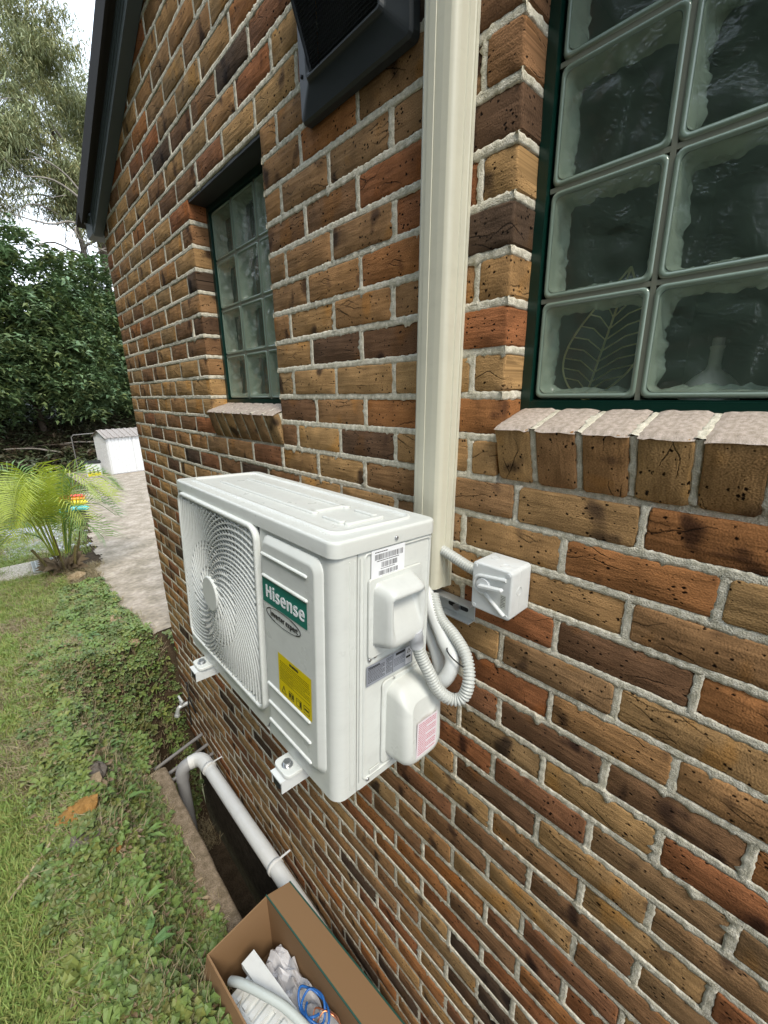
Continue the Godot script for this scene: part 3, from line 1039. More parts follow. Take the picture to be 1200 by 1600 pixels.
# ---------------------------------------------------------------- the yard: shed, bin, toy, palm, drain
func build_yard() -> void:
	var lr := RandomNumberGenerator.new()
	lr.seed = 5
	# white ribbed garden shed
	var at := Vector3(-17.3, ground_y(-17.3, -2.9) + 0.01, -2.92)
	var shed := thing("garden_shed", "small white ribbed metal garden shed with grey pitched roof", "shed", at)
	shed.rotation.y = deg_to_rad(99.0)
	var ww := 1.62; var dd := 1.15; var hh := 1.30
	var wm := mat(lin(0.72, 0.73, 0.74), 0.45)
	var st := mb()
	box(st, Vector3(-ww / 2, 0, -dd), Vector3(ww / 2, hh, -0.02))
	for i in 11: box(st, Vector3(-ww / 2 - 0.014, 0.02, -dd + 0.05 + i * 0.1), Vector3(-ww / 2 + 0.01, hh - 0.02, -dd + 0.085 + i * 0.1))
	st.set_smooth_group(-1)
	for s in [-1, 1]:
		tri(st, Vector3(s * ww / 2, hh, -dd), Vector3(s * ww / 2, hh, -0.02), Vector3(s * ww / 2, hh + 0.22, -dd * 0.5))
	obj("wall", st, wm, shed)
	for s in [-1, 1]:
		st = mb()
		var c: float = s * ww * 0.245
		box(st, Vector3(c - ww * 0.235, 0.03, -0.02), Vector3(c + ww * 0.235, hh - 0.03, 0.004))
		for i in 7: box(st, Vector3(c - ww * 0.22 + i * 0.11, 0.04, 0.004), Vector3(c - ww * 0.22 + i * 0.11 + 0.035, hh - 0.04, 0.016))
		obj("door", st, wm, shed)
	st = mb()
	st.set_smooth_group(-1)
	for s in [0, 1]:
		var z0 := 0.09 if s == 0 else -dd - 0.09
		for i in 18:
			var xa := -ww / 2 - 0.06 + i * (ww + 0.12) / 18.0
			var xb := xa + (ww + 0.12) / 18.0
			var lift := 0.016 if i % 2 else 0.0
			quad(st, Vector3(xa, hh - 0.02 + lift, z0), Vector3(xb, hh - 0.02 + lift, z0), Vector3(xb, hh + 0.235 + lift, -dd * 0.5), Vector3(xa, hh + 0.235 + lift, -dd * 0.5))
			quad(st, Vector3(xb, hh - 0.02, z0), Vector3(xb, hh, z0), Vector3(xb, hh + 0.25, -dd * 0.5), Vector3(xb, hh + 0.235, -dd * 0.5))
	obj("roof", st, grained(lin(0.42, 0.39, 0.36), 0.8, 3.0, 0.5), shed)
	# crate with printed front
	var bin := thing("storage_tub", "white tub with yellow and black marks beside the shed", "tub", Vector3(-17.6, ground_y(-17.6, -1.66), -1.66))
	bin.rotation.y = deg_to_rad(84.0)
	st = mb(); slab(st, Transform3D(Basis(Vector3.RIGHT, -PI / 2), Vector3(0, 0, 0)), 0.46, 0.36, 0.46, 0.05, 0.01)
	obj("body", st, M.white, bin)
	st = mb(); slab(st, Transform3D(Basis(Vector3.RIGHT, -PI / 2), Vector3(0, 0.46, 0)), 0.50, 0.40, 0.07, 0.05, 0.02)
	obj("lid", st, M.dark, bin)
	st = mb(); box(st, Vector3(-0.19, 0.03, 0.182), Vector3(0.19, 0.15, 0.185)); obj("yellow_band", st, M.yellow, bin)
	st = mb()
	for q in [[-0.13, 0.16], [-0.02, 0.20], [0.09, 0.14]]:
		box(st, Vector3(q[0], 0.10, 0.186), Vector3(q[0] + 0.03, 0.10 + q[1], 0.189)); box(st, Vector3(q[0] - 0.03, 0.16, 0.1895), Vector3(q[0] + 0.06, 0.185, 0.192))
	obj("mark", st, M.ink, bin)
	# thin metal stand beside the shed
	var stand := thing("metal_stand", "thin dark metal frame standing beside the white shed", "frame", Vector3(-19.2, ground_y(-19.2, -1.6), -1.75))
	st = mb()
	tube(st, PackedVector3Array([Vector3(0, 0, 0.35), Vector3(0, 1.35, 0.35), Vector3(0, 1.42, 0.28), Vector3(0, 1.45, -0.5)]), 0.018, 6)
	tube(st, PackedVector3Array([Vector3(0, 0, -0.5), Vector3(0, 1.45, -0.5)]), 0.018, 6)
	obj("frame", st, M.bar_grey, stand)
	# rainbow paddling toy
	var toy := thing("rainbow_toy", "rainbow striped inflatable toy on the paving behind palm", "toy", Vector3(-10.6, ground_y(-10.6, -0.35) + 0.02, -0.22))
	toy.rotation.y = deg_to_rad(80.0)
	toy.scale = Vector3(0.78, 0.72, 0.78)
	var bands := [[lin(0.75, 0.03, 0.05), 0.40, 0.46], [lin(0.80, 0.30, 0.02), 0.32, 0.40], [lin(0.80, 0.62, 0.02), 0.22, 0.32], [lin(0.12, 0.55, 0.58), 0.06, 0.22]]
	for b in bands:
		st = mb()
		var ra: float = 0.05 if b[1] > 0.3 else 0.075
		var pts := []
		for i in 15:
			var a := PI * i / 14.0
			pts.append(Vector3(cos(a) * 0.26 * (1.0 + (0.46 - b[2]) * 0.4), b[1] + 0.02 + sin(a) * 0.05, (0.46 - b[2]) * 0.5))
		tube(st, spline(pts, 0.03), ra, 10)
		obj("stripe", st, mat(b[0], 0.35), toy)
	# stormwater pit with grate
	var pit := thing("drain_pit", "pale concrete drain pit with galvanised grid beside the palm", "drain", Vector3(-6.7, ground_y(-6.7, 0.72) - 0.02, 0.70))
	st = mb()
	slab(st, Transform3D(Basis(Vector3.RIGHT, -PI / 2), Vector3(0.0, -0.1, 0.08)), 0.62, 0.60, 0.18, 0.05, 0.02, 4)
	obj("surround", st, grained(lin(0.70, 0.64, 0.54), 0.95, 4.0, 0.6), pit)
	st = mb()
	box(st, Vector3(-0.2, 0.081, -0.27), Vector3(0.26, 0.084, 0.0)); obj("opening", st, M.footing, pit)
	st = mb()
	for i in 13: box(st, Vector3(-0.2 + i * 0.038, 0.085, -0.27), Vector3(-0.192 + i * 0.038, 0.105, 0.0))
	for i in 8: box(st, Vector3(-0.2, 0.086, -0.27 + i * 0.038), Vector3(0.26, 0.106, -0.264 + i * 0.038))
	obj("grate", st, M.zinc, pit)
	# gravel patch
	var gs := []
	for i in 5200:
		var x := lr.randf_range(-9.6, -7.4); var z := 0.62 + lr.randfn() * 0.2
		gs.append(Vector3(x, ground_y(x, z) + 0.01, z))
	var peb := mb()
	rock_into(peb, 0.035, 3, Vector3.ZERO, 5, 4)
	peb.generate_normals()
	var pm := mat(Color.WHITE, 0.9); pm.vertex_color_use_as_albedo = true
	tag(foliage("gravel", self, peb.commit(), pm, gs, Color(0.25, 0.26, 0.28), Color(0.50, 0.50, 0.50), 0.5, 1.3, 71), "grey crushed gravel patch on the lawn behind the palm", "gravel", "", "stuff")
	# dark leaf litter and fallen limbs on the wooded bank
	for i in 9:
		var z := -0.5 - i * 0.75
		var x := -20.8 - lr.randf() * 2.0
		var ln := lr.randf_range(0.8, 2.0)
		var a := lr.randf_range(-0.5, 0.5)
		var p := Vector3(x, ground_y(x, z) + 0.15, z)
		var s := mb()
		limb(s, [p, p + Vector3(0.1, ln * 0.28 * a + 0.1, ln * 0.5), p + Vector3(0.0, ln * 0.5 * a, ln)], 0.05, 0.02, 6)
		tag(obj("fallen_branch", s, M.bark_pale if i % 2 else M.bark), "fallen weathered branch lying on the dark bank behind shed", "branch", "fallen branches on the bank")
	# palm
	var pp := Vector3(-6.35, 0, 0.40)
	pp.y = ground_y(pp.x, pp.z)
	var palm := thing("palm_plant", "young clumping palm with bright yellow green arching fronds", "palm", pp)
	palm.scale = Vector3.ONE * 0.9
	for q in [[Vector3(0, 0, 0), Vector3(0.05, 0.55, 0.05)], [Vector3(0.1, 0, 0.12), Vector3(0.15, 0.45, 0.3)], [Vector3(-0.1, 0, -0.12), Vector3(-0.15, 0.5, -0.28)], [Vector3(0.12, 0, -0.08), Vector3(0.18, 0.4, -0.16)]]:
		st = mb()
		tube(st, spline([q[0] - Vector3(0, 0.1, 0), (q[0] + q[1]) * 0.5 + Vector3(0.02, 0, 0), q[1]], 0.05), 0.017, 8)
		obj("stem", st, grained(lin(0.22, 0.19, 0.08), 0.7, 8.0, 0.5), palm)
	# dead thatch at the foot
	st = mb()
	st.set_smooth_group(-1)
	for i in 190:
		var a := lr.randf() * TAU
		var d := Vector3(cos(a), lr.randf_range(0.3, 2.4), sin(a)).normalized()
		var p := Vector3(cos(a) * 0.1, 0.02 + lr.randf() * 0.1, sin(a) * 0.1)
		var l := lr.randf_range(0.10, 0.30)
		var s := d.cross(Vector3.UP).normalized() * 0.004
		tri(st, p - s, p + s, p + d * l * 0.6 + s + Vector3(0, 0.03, 0)); tri(st, p - s, p + d * l * 0.6 + s + Vector3(0, 0.03, 0), p + d * l - Vector3(0, 0.05, 0))
	obj("thatch", st, mat(lin(0.25, 0.19, 0.125), 0.9), palm)
	var fm := [leaf_mat(0.45, Color(0.5, 0.55, 0.1)), leaf_mat(0.45, Color(0.35, 0.42, 0.1))]
	fm[0].vertex_color_use_as_albedo = false; fm[0].albedo_color = lin(0.32, 0.38, 0.055)
	fm[1].vertex_color_use_as_albedo = false; fm[1].albedo_color = lin(0.11, 0.20, 0.05)
	# fronds: heading towards +z (picture left) or -z (picture right), rise, length, tone
	var fr := [[1.0, 0.95, 0.1, 1.05, 0], [-1.0, 1.05, 0.1, 0.95, 1], [1.0, 0.62, 0.35, 0.85, 0], [-1.0, 0.62, 0.3, 0.85, 1], [0.35, 1.05, 0.8, 0.9, 0], [-0.4, 1.1, 0.5, 0.95, 0], [-0.8, 0.35, 0.8, 0.75, 1], [0.8, 1.1, -0.6, 0.95, 1], [-0.6, 0.9, -0.7, 0.9, 1], [0.2, 1.15, 0.4, 0.8, 0], [-1.0, 0.9, 0.5, 0.9, 0], [1.0, 0.3, -0.4, 0.6, 1], [-0.5, 0.5, 0.9, 0.7, 1], [0.6, 0.8, 0.9, 0.8, 0], [0.15, 0.95, -0.5, 0.6, 0], [-0.3, 0.75, 0.6, 0.7, 0], [0.5, 0.6, 0.7, 0.6, 0], [-0.9, 0.75, -0.3, 0.8, 1], [0.9, 0.8, 0.6, 0.8, 0]]
	for q in fr:
		var dir := Vector3(q[2], 0, q[0]).normalized()
		var l: float = q[3] * (0.92 if q[0] > 0.0 else 0.74)
		var p0 := Vector3(dir.x * 0.08, 0.28, dir.z * 0.1)
		var mid := p0 + dir * l * 0.30 + Vector3(0, q[1] * 1.0, 0)
		var tip := p0 + dir * l * 1.0 + Vector3(0, q[1] * 0.80 - 0.06, 0)
		var rach := spline([p0, p0.lerp(mid, 0.5) + Vector3(0, 0.08, 0), mid, mid.lerp(tip, 0.55) + Vector3(0, 0.12, 0), tip], 0.022)
		var sf := mb()
		var rr := []
		for i in rach.size(): rr.append(lerpf(0.011, 0.003, float(i) / rach.size()))
		tube(sf, rach, rr, 5)
		sf.set_smooth_group(-1)
		var n := rach.size()
		for i in range(int(n * 0.34), n - 1, 2):
			var t := (i - n * 0.34) / (n * 0.66)
			var d := (rach[i + 1] - rach[i]).normalized()
			var side := d.cross(Vector3.UP).normalized()
			var up := side.cross(d)
			var ll := 0.34 * (0.45 + 0.9 * sin(PI * clampf(t * 0.9 + 0.08, 0, 1))) * lr.randf_range(0.85, 1.1)
			for s in [-1.0, 1.0]:
				var out: Vector3 = (side * s * 0.8 + d * 0.62 + up * 0.5).normalized()
				var a := rach[i]
				var wv := d * 0.0090
				var b1: Vector3 = a + out * ll * 0.5
				var e: Vector3 = a + out * ll - Vector3(0, ll * 0.26, 0)
				tri(sf, a, b1 - wv, b1 + wv); tri(sf, b1 - wv, e, b1 + wv)
		obj("frond", sf, fm[q[4]], palm)

func rock_into(st: SurfaceTool, r: float, sd: int, c: Vector3, n := 8, m := 6, flat := 0.65) -> void:
	st.set_smooth_group(-1)
	var g := []
	for j in m + 1:
		var row := []
		var b := PI * j / m
		for i in n:
			var a := TAU * i / n
			var d := Vector3(cos(a) * sin(b), cos(b), sin(a) * sin(b))
			var k := 1.0 + 0.45 * noise.get_noise_3d(d.x * 1.3 + sd * 9.1, d.y * 1.3, d.z * 1.3)
			row.append(c + Vector3(d.x, d.y * flat, d.z * 0.8) * r * k)
		g.append(row)
	for j in m:
		for i in n:
			var k := (i + 1) % n
			quad(st, g[j + 1][k], g[j + 1][i], g[j][i], g[j][k])

# ---------------------------------------------------------------- trench beside the wall
func build_trench() -> void:
	# concrete kerb along the trench
	var st := mb()
	var prev := PackedVector3Array()
	st.set_smooth_group(0)
	var rings := []
	var x := -2.78
	while x < 2.6:
		var r := PackedVector3Array()
		for q in [[0.315, -3.75], [0.315, -2.512], [0.322, -2.502], [0.334, -2.497], [0.40, -2.494], [0.47, -2.50], [0.485, -2.515], [0.485, -3.75]]:
			var j := 0.004 * noise.get_noise_3d(x * 6.0, q[0] * 20.0, q[1] * 9.0)
			r.append(Vector3(x, q[1] + j, q[0] + j * 1.2 + 0.006 * noise.get_noise_1d(x * 1.3)))
		rings.append(r)
		x += 0.06
	skin(st, rings, true, true)
	var kerb := thing("concrete_kerb", "weathered brown concrete kerb along the dark trench", "kerb")
	obj("kerb", st, M.concrete, kerb)
	# white drain pipe along the wall with its drop
	var pipe := thing("drain_pipe", "white plastic drain pipe running low along the wall", "pipe")
	st = mb()
	tube(st, spline([Vector3(-2.64, -2.52, 0.095), Vector3(-2.0, -2.47, 0.095), Vector3(-1.3, -2.415, 0.095), Vector3(0.2, -2.36, 0.095), Vector3(1.9, -2.30, 0.095)], 0.1), 0.0415, 20)
	obj("pipe_run", st, M.pvc, pipe)
	st = mb()
	tube(st, spline([Vector3(-2.56, -2.514, 0.095), Vector3(-2.66, -2.52, 0.10), Vector3(-2.715, -2.53, 0.125), Vector3(-2.735, -2.54, 0.175)], 0.012), 0.0475, 20)
	obj("elbow", st, M.pvc, pipe)
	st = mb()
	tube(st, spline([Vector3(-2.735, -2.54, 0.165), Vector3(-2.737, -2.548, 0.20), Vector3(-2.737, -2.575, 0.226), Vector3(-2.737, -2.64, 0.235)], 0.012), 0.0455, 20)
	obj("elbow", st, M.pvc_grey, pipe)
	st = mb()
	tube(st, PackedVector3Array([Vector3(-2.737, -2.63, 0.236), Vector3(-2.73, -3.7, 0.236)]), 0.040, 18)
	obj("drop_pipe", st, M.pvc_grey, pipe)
	for q in [-2.56, -1.62, -0.6]:
		st = mb()
		var y: float = -2.415 + (q + 1.3) * 0.072
		tube(st, PackedVector3Array([Vector3(q - 0.012, y, 0.095), Vector3(q - 0.011, y, 0.095), Vector3(q + 0.011, y + 0.001, 0.095), Vector3(q + 0.012, y + 0.001, 0.095)]), [0.041, 0.0455, 0.0455, 0.041], 20)
		box(st, Vector3(q - 0.005, y + 0.030, 0.002), Vector3(q + 0.005, y + 0.034, 0.065))
		obj("pipe_clip", st, M.pvc, pipe)
	# three thin grey pipes from the wall into the bank
	for q in [[-2.985, -2.565, 0.04, -2.90, -2.60, 0.42], [-2.875, -2.585, 0.04, -2.80, -2.62, 0.42], [-2.77, -2.60, 0.04, -2.72, -2.60, 0.42]]:
		st = mb()
		tube(st, PackedVector3Array([Vector3(q[0], q[1], -0.04), Vector3(q[3], q[4], q[5])]), 0.0125, 10)
		tag(obj("thin_pipe", st, M.bar_grey), "thin grey pipe bridging from brick wall to soil bank", "pipe", "thin grey pipes over the trench")
	# garden tap
	var tap := thing("garden_tap", "grey metal garden tap low on the far wall corner", "tap", Vector3(-3.22, -2.42, 0.0))
	st = mb()
	tube(st, spline([Vector3(0, 0, 0), Vector3(0, 0, 0.05), Vector3(0, -0.01, 0.08), Vector3(0, -0.07, 0.10)], 0.01), 0.016, 10)
	obj("spout", st, M.zinc, tap)
	st = mb()
	tube(st, PackedVector3Array([Vector3(0, 0, 0.055), Vector3(0, 0.06, 0.055)]), 0.013, 10)
	tube(st, PackedVector3Array([Vector3(0, -0.06, 0.095), Vector3(0, -0.075, 0.10)]), 0.021, 10)
	obj("body", st, M.zinc, tap)
	st = mb(); tube(st, PackedVector3Array([Vector3(-0.045, 0.064, 0.055), Vector3(0.045, 0.068, 0.055)]), 0.009, 8)
	obj("handle", st, M.white, tap)
	st = mb()
	tube(st, spline([Vector3(-3.17, -2.20, 0.008), Vector3(-3.05, -2.12, 0.03), Vector3(-2.96, -2.2, 0.05), Vector3(-2.94, -2.32, 0.03), Vector3(-3.02, -2.36, 0.012), Vector3(-3.16, -2.33, 0.012), Vector3(-3.20, -2.62, 0.012)], 0.03), 0.0045, 6)
	tag(obj("black_cable", st, M.dark), "thin black cable looping on the brick wall above tap", "cable")
	# white bracket standing off the far corner
	var br := thing("wall_bracket", "white bent rod bracket on the far corner of wall", "bracket", Vector3(X_LEFT, -0.66, -0.03))
	st = mb()
	tube(st, spline([Vector3(0.0, 0.13, -0.03), Vector3(-0.07, 0.13, -0.03), Vector3(-0.085, 0.05, -0.03), Vector3(-0.085, -0.06, -0.03), Vector3(-0.06, -0.12, -0.03), Vector3(0.0, -0.15, -0.03)], 0.012), 0.013, 8)
	obj("rod", st, M.white, br)
	st = mb(); box(st, Vector3(-0.012, -0.18, -0.06), Vector3(0.0, 0.16, 0.0)); obj("plate", st, M.dark, br)
	# stones bedded in the bank
	var sts := [[-2.30, 0.75, 0.095, "sandstone", "flat pale sandstone lump lying in the weedy bank"], [-2.16, 0.81, 0.085, "ochre", "orange ochre stone beside the pale sandstone on bank"], [-2.44, 0.72, 0.085, "greyrock", "grey brown stone behind the pale sandstone on bank"], [-1.98, 0.80, 0.07, "greyrock", "flat brown stone below the orange stone on bank"], [-1.91, 0.74, 0.05, "ochre", "small orange stone half buried in bank litter"], [-4.25, 0.28, 0.09, "sandstone", "whitish rock edging the bank near the paving"], [-5.9, 0.34, 0.10, "sandstone", "pale flat rock at the foot of the palm"], [-13.2, 1.1, 0.3, "greyrock", "dark rock on the lawn beyond the palm"], [-3.75, 0.22, 0.06, "sandstone", "lichen covered white stone in the bank weeds"], [-1.75, 0.93, 0.03, "greyrock", "small dark stone at the edge of lawn"]]
	for i in sts.size():
		var q: Array = sts[i]
		st = mb(); rock_into(st, q[2], i, Vector3.ZERO, 11, 8, 0.5)
		var o := obj("stone", st, M[q[3]])
		o.position = Vector3(q[0], ground_y(q[0], q[1]) + q[2] * 0.25, q[1])
		o.rotation = Vector3(0.2, i * 1.3, 0.15)
		tag(o, q[4], "stone")
	st = mb()
	tube(st, spline([Vector3(-2.20, ground_y(-2.2, 0.82) + 0.035, 0.815), Vector3(-2.03, ground_y(-2.03, 1.0) + 0.035, 1.0), Vector3(-1.90, ground_y(-1.9, 1.14) + 0.02, 1.14)], 0.05), 0.006, 6)
	tag(obj("stick", st, mat(lin(0.45, 0.36, 0.24), 0.9)), "thin straight pale stick lying across the lawn edge", "stick")

# ---------------------------------------------------------------- outdoor unit
func ac_t(u: float, v: float, w := 0.0) -> Transform3D:   # a spot on the front face, local to the unit
	return Transform3D(Basis(), Vector3(u, -v, w))

func side_t(d: float, v: float, w := 0.0) -> Transform3D:  # a spot on the right side, facing +x
	return Transform3D(Basis(Vector3.UP, PI / 2), Vector3(0.80 + w, -v, -d))

func pimg(w: int, h: int, bg: Color) -> Image:
	var im := Image.create(w, h, false, Image.FORMAT_RGB8)
	im.fill(bg)
	return im

func print_lines(im: Image, lr: RandomNumberGenerator, x0: int, y0: int, x1: int, rows: int, pitch: int, th: int, c: Color) -> void:
	for r in rows:
		var x := x0
		var stop := x1 if r % 4 != 3 else x0 + int((x1 - x0) * lr.randf_range(0.4, 0.9))
		while x < stop:
			var l := lr.randi_range(3, 11)
			im.fill_rect(Rect2i(x, y0 + r * pitch, mini(l, stop - x), th), c)
			x += l + 2

func label_mat(im: Image, rough := 0.45, metal := 0.0) -> StandardMaterial3D:
	var m := mat(Color.WHITE, rough, 0.4, metal)
	m.albedo_texture = tex(im)
	return m

func sheet(called: String, t: Transform3D, w: float, h: float, m: Material, parent: Node) -> MeshInstance3D:
	var st := mb()
	st.set_smooth_group(-1)
	quad_uv(st, t * Vector3(-w / 2, -h / 2, 0.0007), t * Vector3(w / 2, -h / 2, 0.0007), t * Vector3(w / 2, h / 2, 0.0007), t * Vector3(-w / 2, h / 2, 0.0007))
	return obj(called, st, m, parent)

func groove_bar(st: SurfaceTool, t: Transform3D, w: float, h: float, d: float) -> void:
	# a pressed rib: rounded bar standing a little proud
	slab(st, t, w, h, d, h * 0.5, d * 0.9, 4)

func ring_rib(st: SurfaceTool, t: Transform3D, w: float, h: float, r: float, wd: float, d: float) -> void:
	# raised line following a rounded rectangle
	var rings := []
	for q in [[0.0, 0.0], [wd * 0.25, d], [wd * 0.75, d], [wd, 0.0]]:
		var ring := PackedVector3Array()
		for o in rrect(w - 2 * q[0], h - 2 * q[0], maxf(r - q[0], 0.001), 5): ring.append(t * Vector3(o.x, o.y, q[1]))
		rings.append(ring)
	skin(st, rings, false, false)

func plan_box(st: SurfaceTool, x0: float, x1: float, z0: float, z1: float, y0: float, y1: float, r: float, bev: float, both := false) -> void:
	# upright rounded box, rounded in plan, with a soft top edge
	var t := Transform3D(Basis(Vector3.RIGHT, -PI / 2), Vector3((x0 + x1) / 2, y0, (z0 + z1) / 2))
	slab(st, t, x1 - x0, z1 - z0, y1 - y0, r, bev, 6, true)

func build_condenser() -> void:
	var lr := RandomNumberGenerator.new()
	lr.seed = 77
	var W := 0.80; var H := 0.562; var D := 0.265
	var ac := thing("air_conditioner", "white split system outdoor unit with round fan grille on wall brackets", "air conditioner", Vector3(-1.345, -0.235, 0.375))
	ac.rotation.x = -TILT
	# casing: back part and front part with a seam, fan opening cut out of the front
	var st := mb()
	plan_box(st, 0.535, 0.798, -D + 0.002, -0.0515, -H, -0.026, 0.012, 0.002)
	box(st, Vector3(0.002, -H, -D + 0.002), Vector3(0.537, -0.026, -D + 0.006))
	box(st, Vector3(0.002, -H, -D + 0.006), Vector3(0.006, -0.026, -0.0515))
	box(st, Vector3(0.006, -H, -D + 0.006), Vector3(0.537, -H + 0.004, -0.0515))
	obj("rear_casing", st, M.ac, ac)
	# front casing: walls round the fan mouth
	st = mb()
	var fx := 0.275; var fy := 0.268
	var outer := rrect(0.80, H - 0.026, 0.014, 6)
	# right hand corner column, rounded in plan
	var prof := []
	for i in 9:
		var a := PI / 2 * i / 8.0
		prof.append(Vector2(0.80 - 0.026 + 0.026 * sin(a), -0.026 + 0.026 * cos(a)))
	prof.push_front(Vector2(0.53, 0.0))
	prof.append(Vector2(0.80, -0.0505)); 
	st.set_smooth_group(0)
	for i in prof.size() - 1:
		var a: Vector2 = prof[i]; var b: Vector2 = prof[i + 1]
		quad(st, Vector3(a.x, -H + 0.004, a.y), Vector3(b.x, -H + 0.004, b.y), Vector3(b.x, -0.026, b.y), Vector3(a.x, -0.026, a.y))
	st.set_smooth_group(-1)
	quad(st, Vector3(0.53, -H + 0.004, 0), Vector3(0.53, -H + 0.004, -0.05), Vector3(0.80, -H + 0.004, -0.05), Vector3(0.774, -H + 0.004, 0))
	# left part with the mouth: strips from the square to the circle
	var cx := 0.27; var cy := -0.270; var R := 0.222
	var n := 72
	for i in n:
		var a0 := TAU * i / n; var a1 := TAU * (i + 1) / n
		var sq := func(a: float) -> Vector3:
			var d := Vector2(cos(a), sin(a))
			var k := INF
			if d.x > 0.001: k = minf(k, (0.53 - cx) / d.x)
			if d.x < -0.001: k = minf(k, cx / -d.x)
			if d.y > 0.001: k = minf(k, (-0.026 - cy) / d.y)
			if d.y < -0.001: k = minf(k, (cy + H - 0.004) / -d.y)
			return Vector3(cx + d.x * k, cy + d.y * k, 0)
		var ci := func(a: float, z: float) -> Vector3: return Vector3(cx + cos(a) * R, cy + sin(a) * R, z)
		quad(st, ci.call(a0, 0.0), sq.call(a0), sq.call(a1), ci.call(a1, 0.0))
		quad(st, ci.call(a0, -0.05), ci.call(a0, 0.0), ci.call(a1, 0.0), ci.call(a1, -0.05))
	quad(st, Vector3(0, -H + 0.004, -0.05), Vector3(0, -H + 0.004, 0), Vector3(0, -0.026, 0), Vector3(0, -0.026, -0.05))
	quad(st, Vector3(0, -H + 0.004, -0.05), Vector3(0.53, -H + 0.004, -0.05), Vector3(0.53, -H + 0.004, 0), Vector3(0, -H + 0.004, 0))
	obj("front_casing", st, M.ac_front, ac)
	# lid with pressed ribs
	var lid := Node3D.new()
	lid.name = "lid"
	ac.add_child(lid)
	st = mb()
	plan_box(st, -0.004, 0.804, -D - 0.002, 0.005, -0.030, 0.0, 0.022, 0.006)
	obj("lid_shell", st, M.ac, lid)
	st = mb()
	var tt := func(x: float, z: float) -> Transform3D: return Transform3D(Basis(Vector3.RIGHT, -PI / 2), Vector3(x, -0.0002, z))
	ring_rib(st, tt.call(0.40, -0.131), 0.74, 0.215, 0.03, 0.012, 0.0045)
	for z in [-0.088, -0.174]: slab(st, tt.call(0.37, z), 0.50, 0.018, 0.0055, 0.009, 0.0042)
	slab(st, tt.call(0.68, -0.088), 0.07, 0.018, 0.0055, 0.009, 0.0042)
	slab(st, tt.call(0.68, -0.174), 0.07, 0.018, 0.0055, 0.009, 0.0042)
	for x in [0.60, 0.725]: slab(st, tt.call(x, -0.131), 0.018, 0.10, 0.0055, 0.009, 0.0042)
	obj("pressed_rib", st, M.ac, lid)
	# fan behind the grille
	st = mb()
	tube(st, PackedVector3Array([Vector3(cx, cy, -0.13), Vector3(cx, cy, -0.07)]), 0.045, 20)
	for k in 5:
		var a0 := TAU * k / 5.0
		var rows := []
		for i in 9:
			var row := []
			for j in 7:
				var rr := lerpf(0.04, 0.205, j / 6.0)
				var aa := a0 + lerpf(0.0, 1.22, i / 8.0) * lerpf(0.8, 1.0, j / 6.0)
				row.append(Vector3(cx + cos(aa) * rr, cy + sin(aa) * rr, -0.13 + 0.05 * i / 8.0))
			rows.append(row)
		for i in 8:
			for j in 6: quad(st, rows[i][j], rows[i][j + 1], rows[i + 1][j + 1], rows[i + 1][j])
	obj("fan", st, mat(lin(0.05, 0.055, 0.06), 0.5), ac)
	st = mb()
	var cyl := []
	for z in [-0.05, -0.245]:
		var ring := PackedVector3Array()
		for i in 48: ring.append(Vector3(cx + cos(TAU * i / 48) * 0.2225, cy + sin(TAU * i / 48) * 0.2225, z))
		cyl.append(ring)
	skin(st, cyl, false, true)
	obj("fan_chamber", st, M.ac, ac)
	# grille: raised frame, rings and swept vanes
	var gw := 0.500; var gh := 0.474
	var gc := Vector2(0.280, -0.267)
	var gt := Transform3D(Basis(), Vector3(gc.x, gc.y, 0.0))
	var gr := Node3D.new()
	gr.name = "grille"
	ac.add_child(gr)
	st = mb()
	var rings := []
	for q in [[0.0, 0.0005], [0.0, 0.009], [0.0015, 0.0125], [0.004, 0.014], [0.009, 0.014], [0.0115, 0.012], [0.012, 0.004]]:
		var r := PackedVector3Array()
		for o in rrect(gw - 2 * q[0], gh - 2 * q[0], 0.034 - q[0], 7): r.append(gt * Vector3(o.x, o.y, q[1]))
		rings.append(r)
	skin(st, rings, false, false)
	obj("grille_frame", st, M.ac, gr)
	var hub := Vector2(0.252, -0.283)
	var inside := func(p: Vector2) -> bool:
		var d := (p - gc).abs() - Vector2(gw / 2 - 0.010, gh / 2 - 0.010)
		if d.x > 0 or d.y > 0: return false
		var q := d + Vector2(0.024, 0.024)
		return q.x < 0 or q.y < 0 or q.length() < 0.024
	var dome := func(p: Vector2) -> float:
		return 0.0115 + 0.007 * (1.0 - clampf(p.distance_to(hub) / 0.26, 0.0, 1.0))
	var wire := func(s: SurfaceTool, pts: PackedVector3Array, wd: float, dp: float) -> void:
		s.set_smooth_group(-1)
		for i in pts.size() - 1:
			var a := pts[i]; var b := pts[i + 1]
			var d := (b - a).normalized()
			var sd := Vector3(-d.y, d.x, 0) * wd * 0.5
			var dn := Vector3(0, 0, -dp)
			quad(s, a - sd, b - sd, b + sd, a + sd)
			quad(s, a + sd, b + sd, b + sd + dn, a + sd + dn)
			quad(s, b - sd, a - sd, a - sd + dn, b - sd + dn)
	st = mb()
	var rr := 0.056
	while rr < 0.36:
		var seg := int(24 + rr * 260)
		var run := PackedVector3Array()
		for i in seg + 1:
			var a := TAU * i / seg
			var p := hub + Vector2(cos(a), sin(a)) * rr
			if inside.call(p): run.append(Vector3(p.x, p.y, dome.call(p) - 0.0035))
			else:
				if run.size() > 1: wire.call(st, run, 0.0022, 0.003)
				run = PackedVector3Array()
		if run.size() > 1: wire.call(st, run, 0.0022, 0.003)
		rr += 0.0116
	obj("ring_wires", st, M.plastic, gr).set_meta("kind", "stuff")
	st = mb()
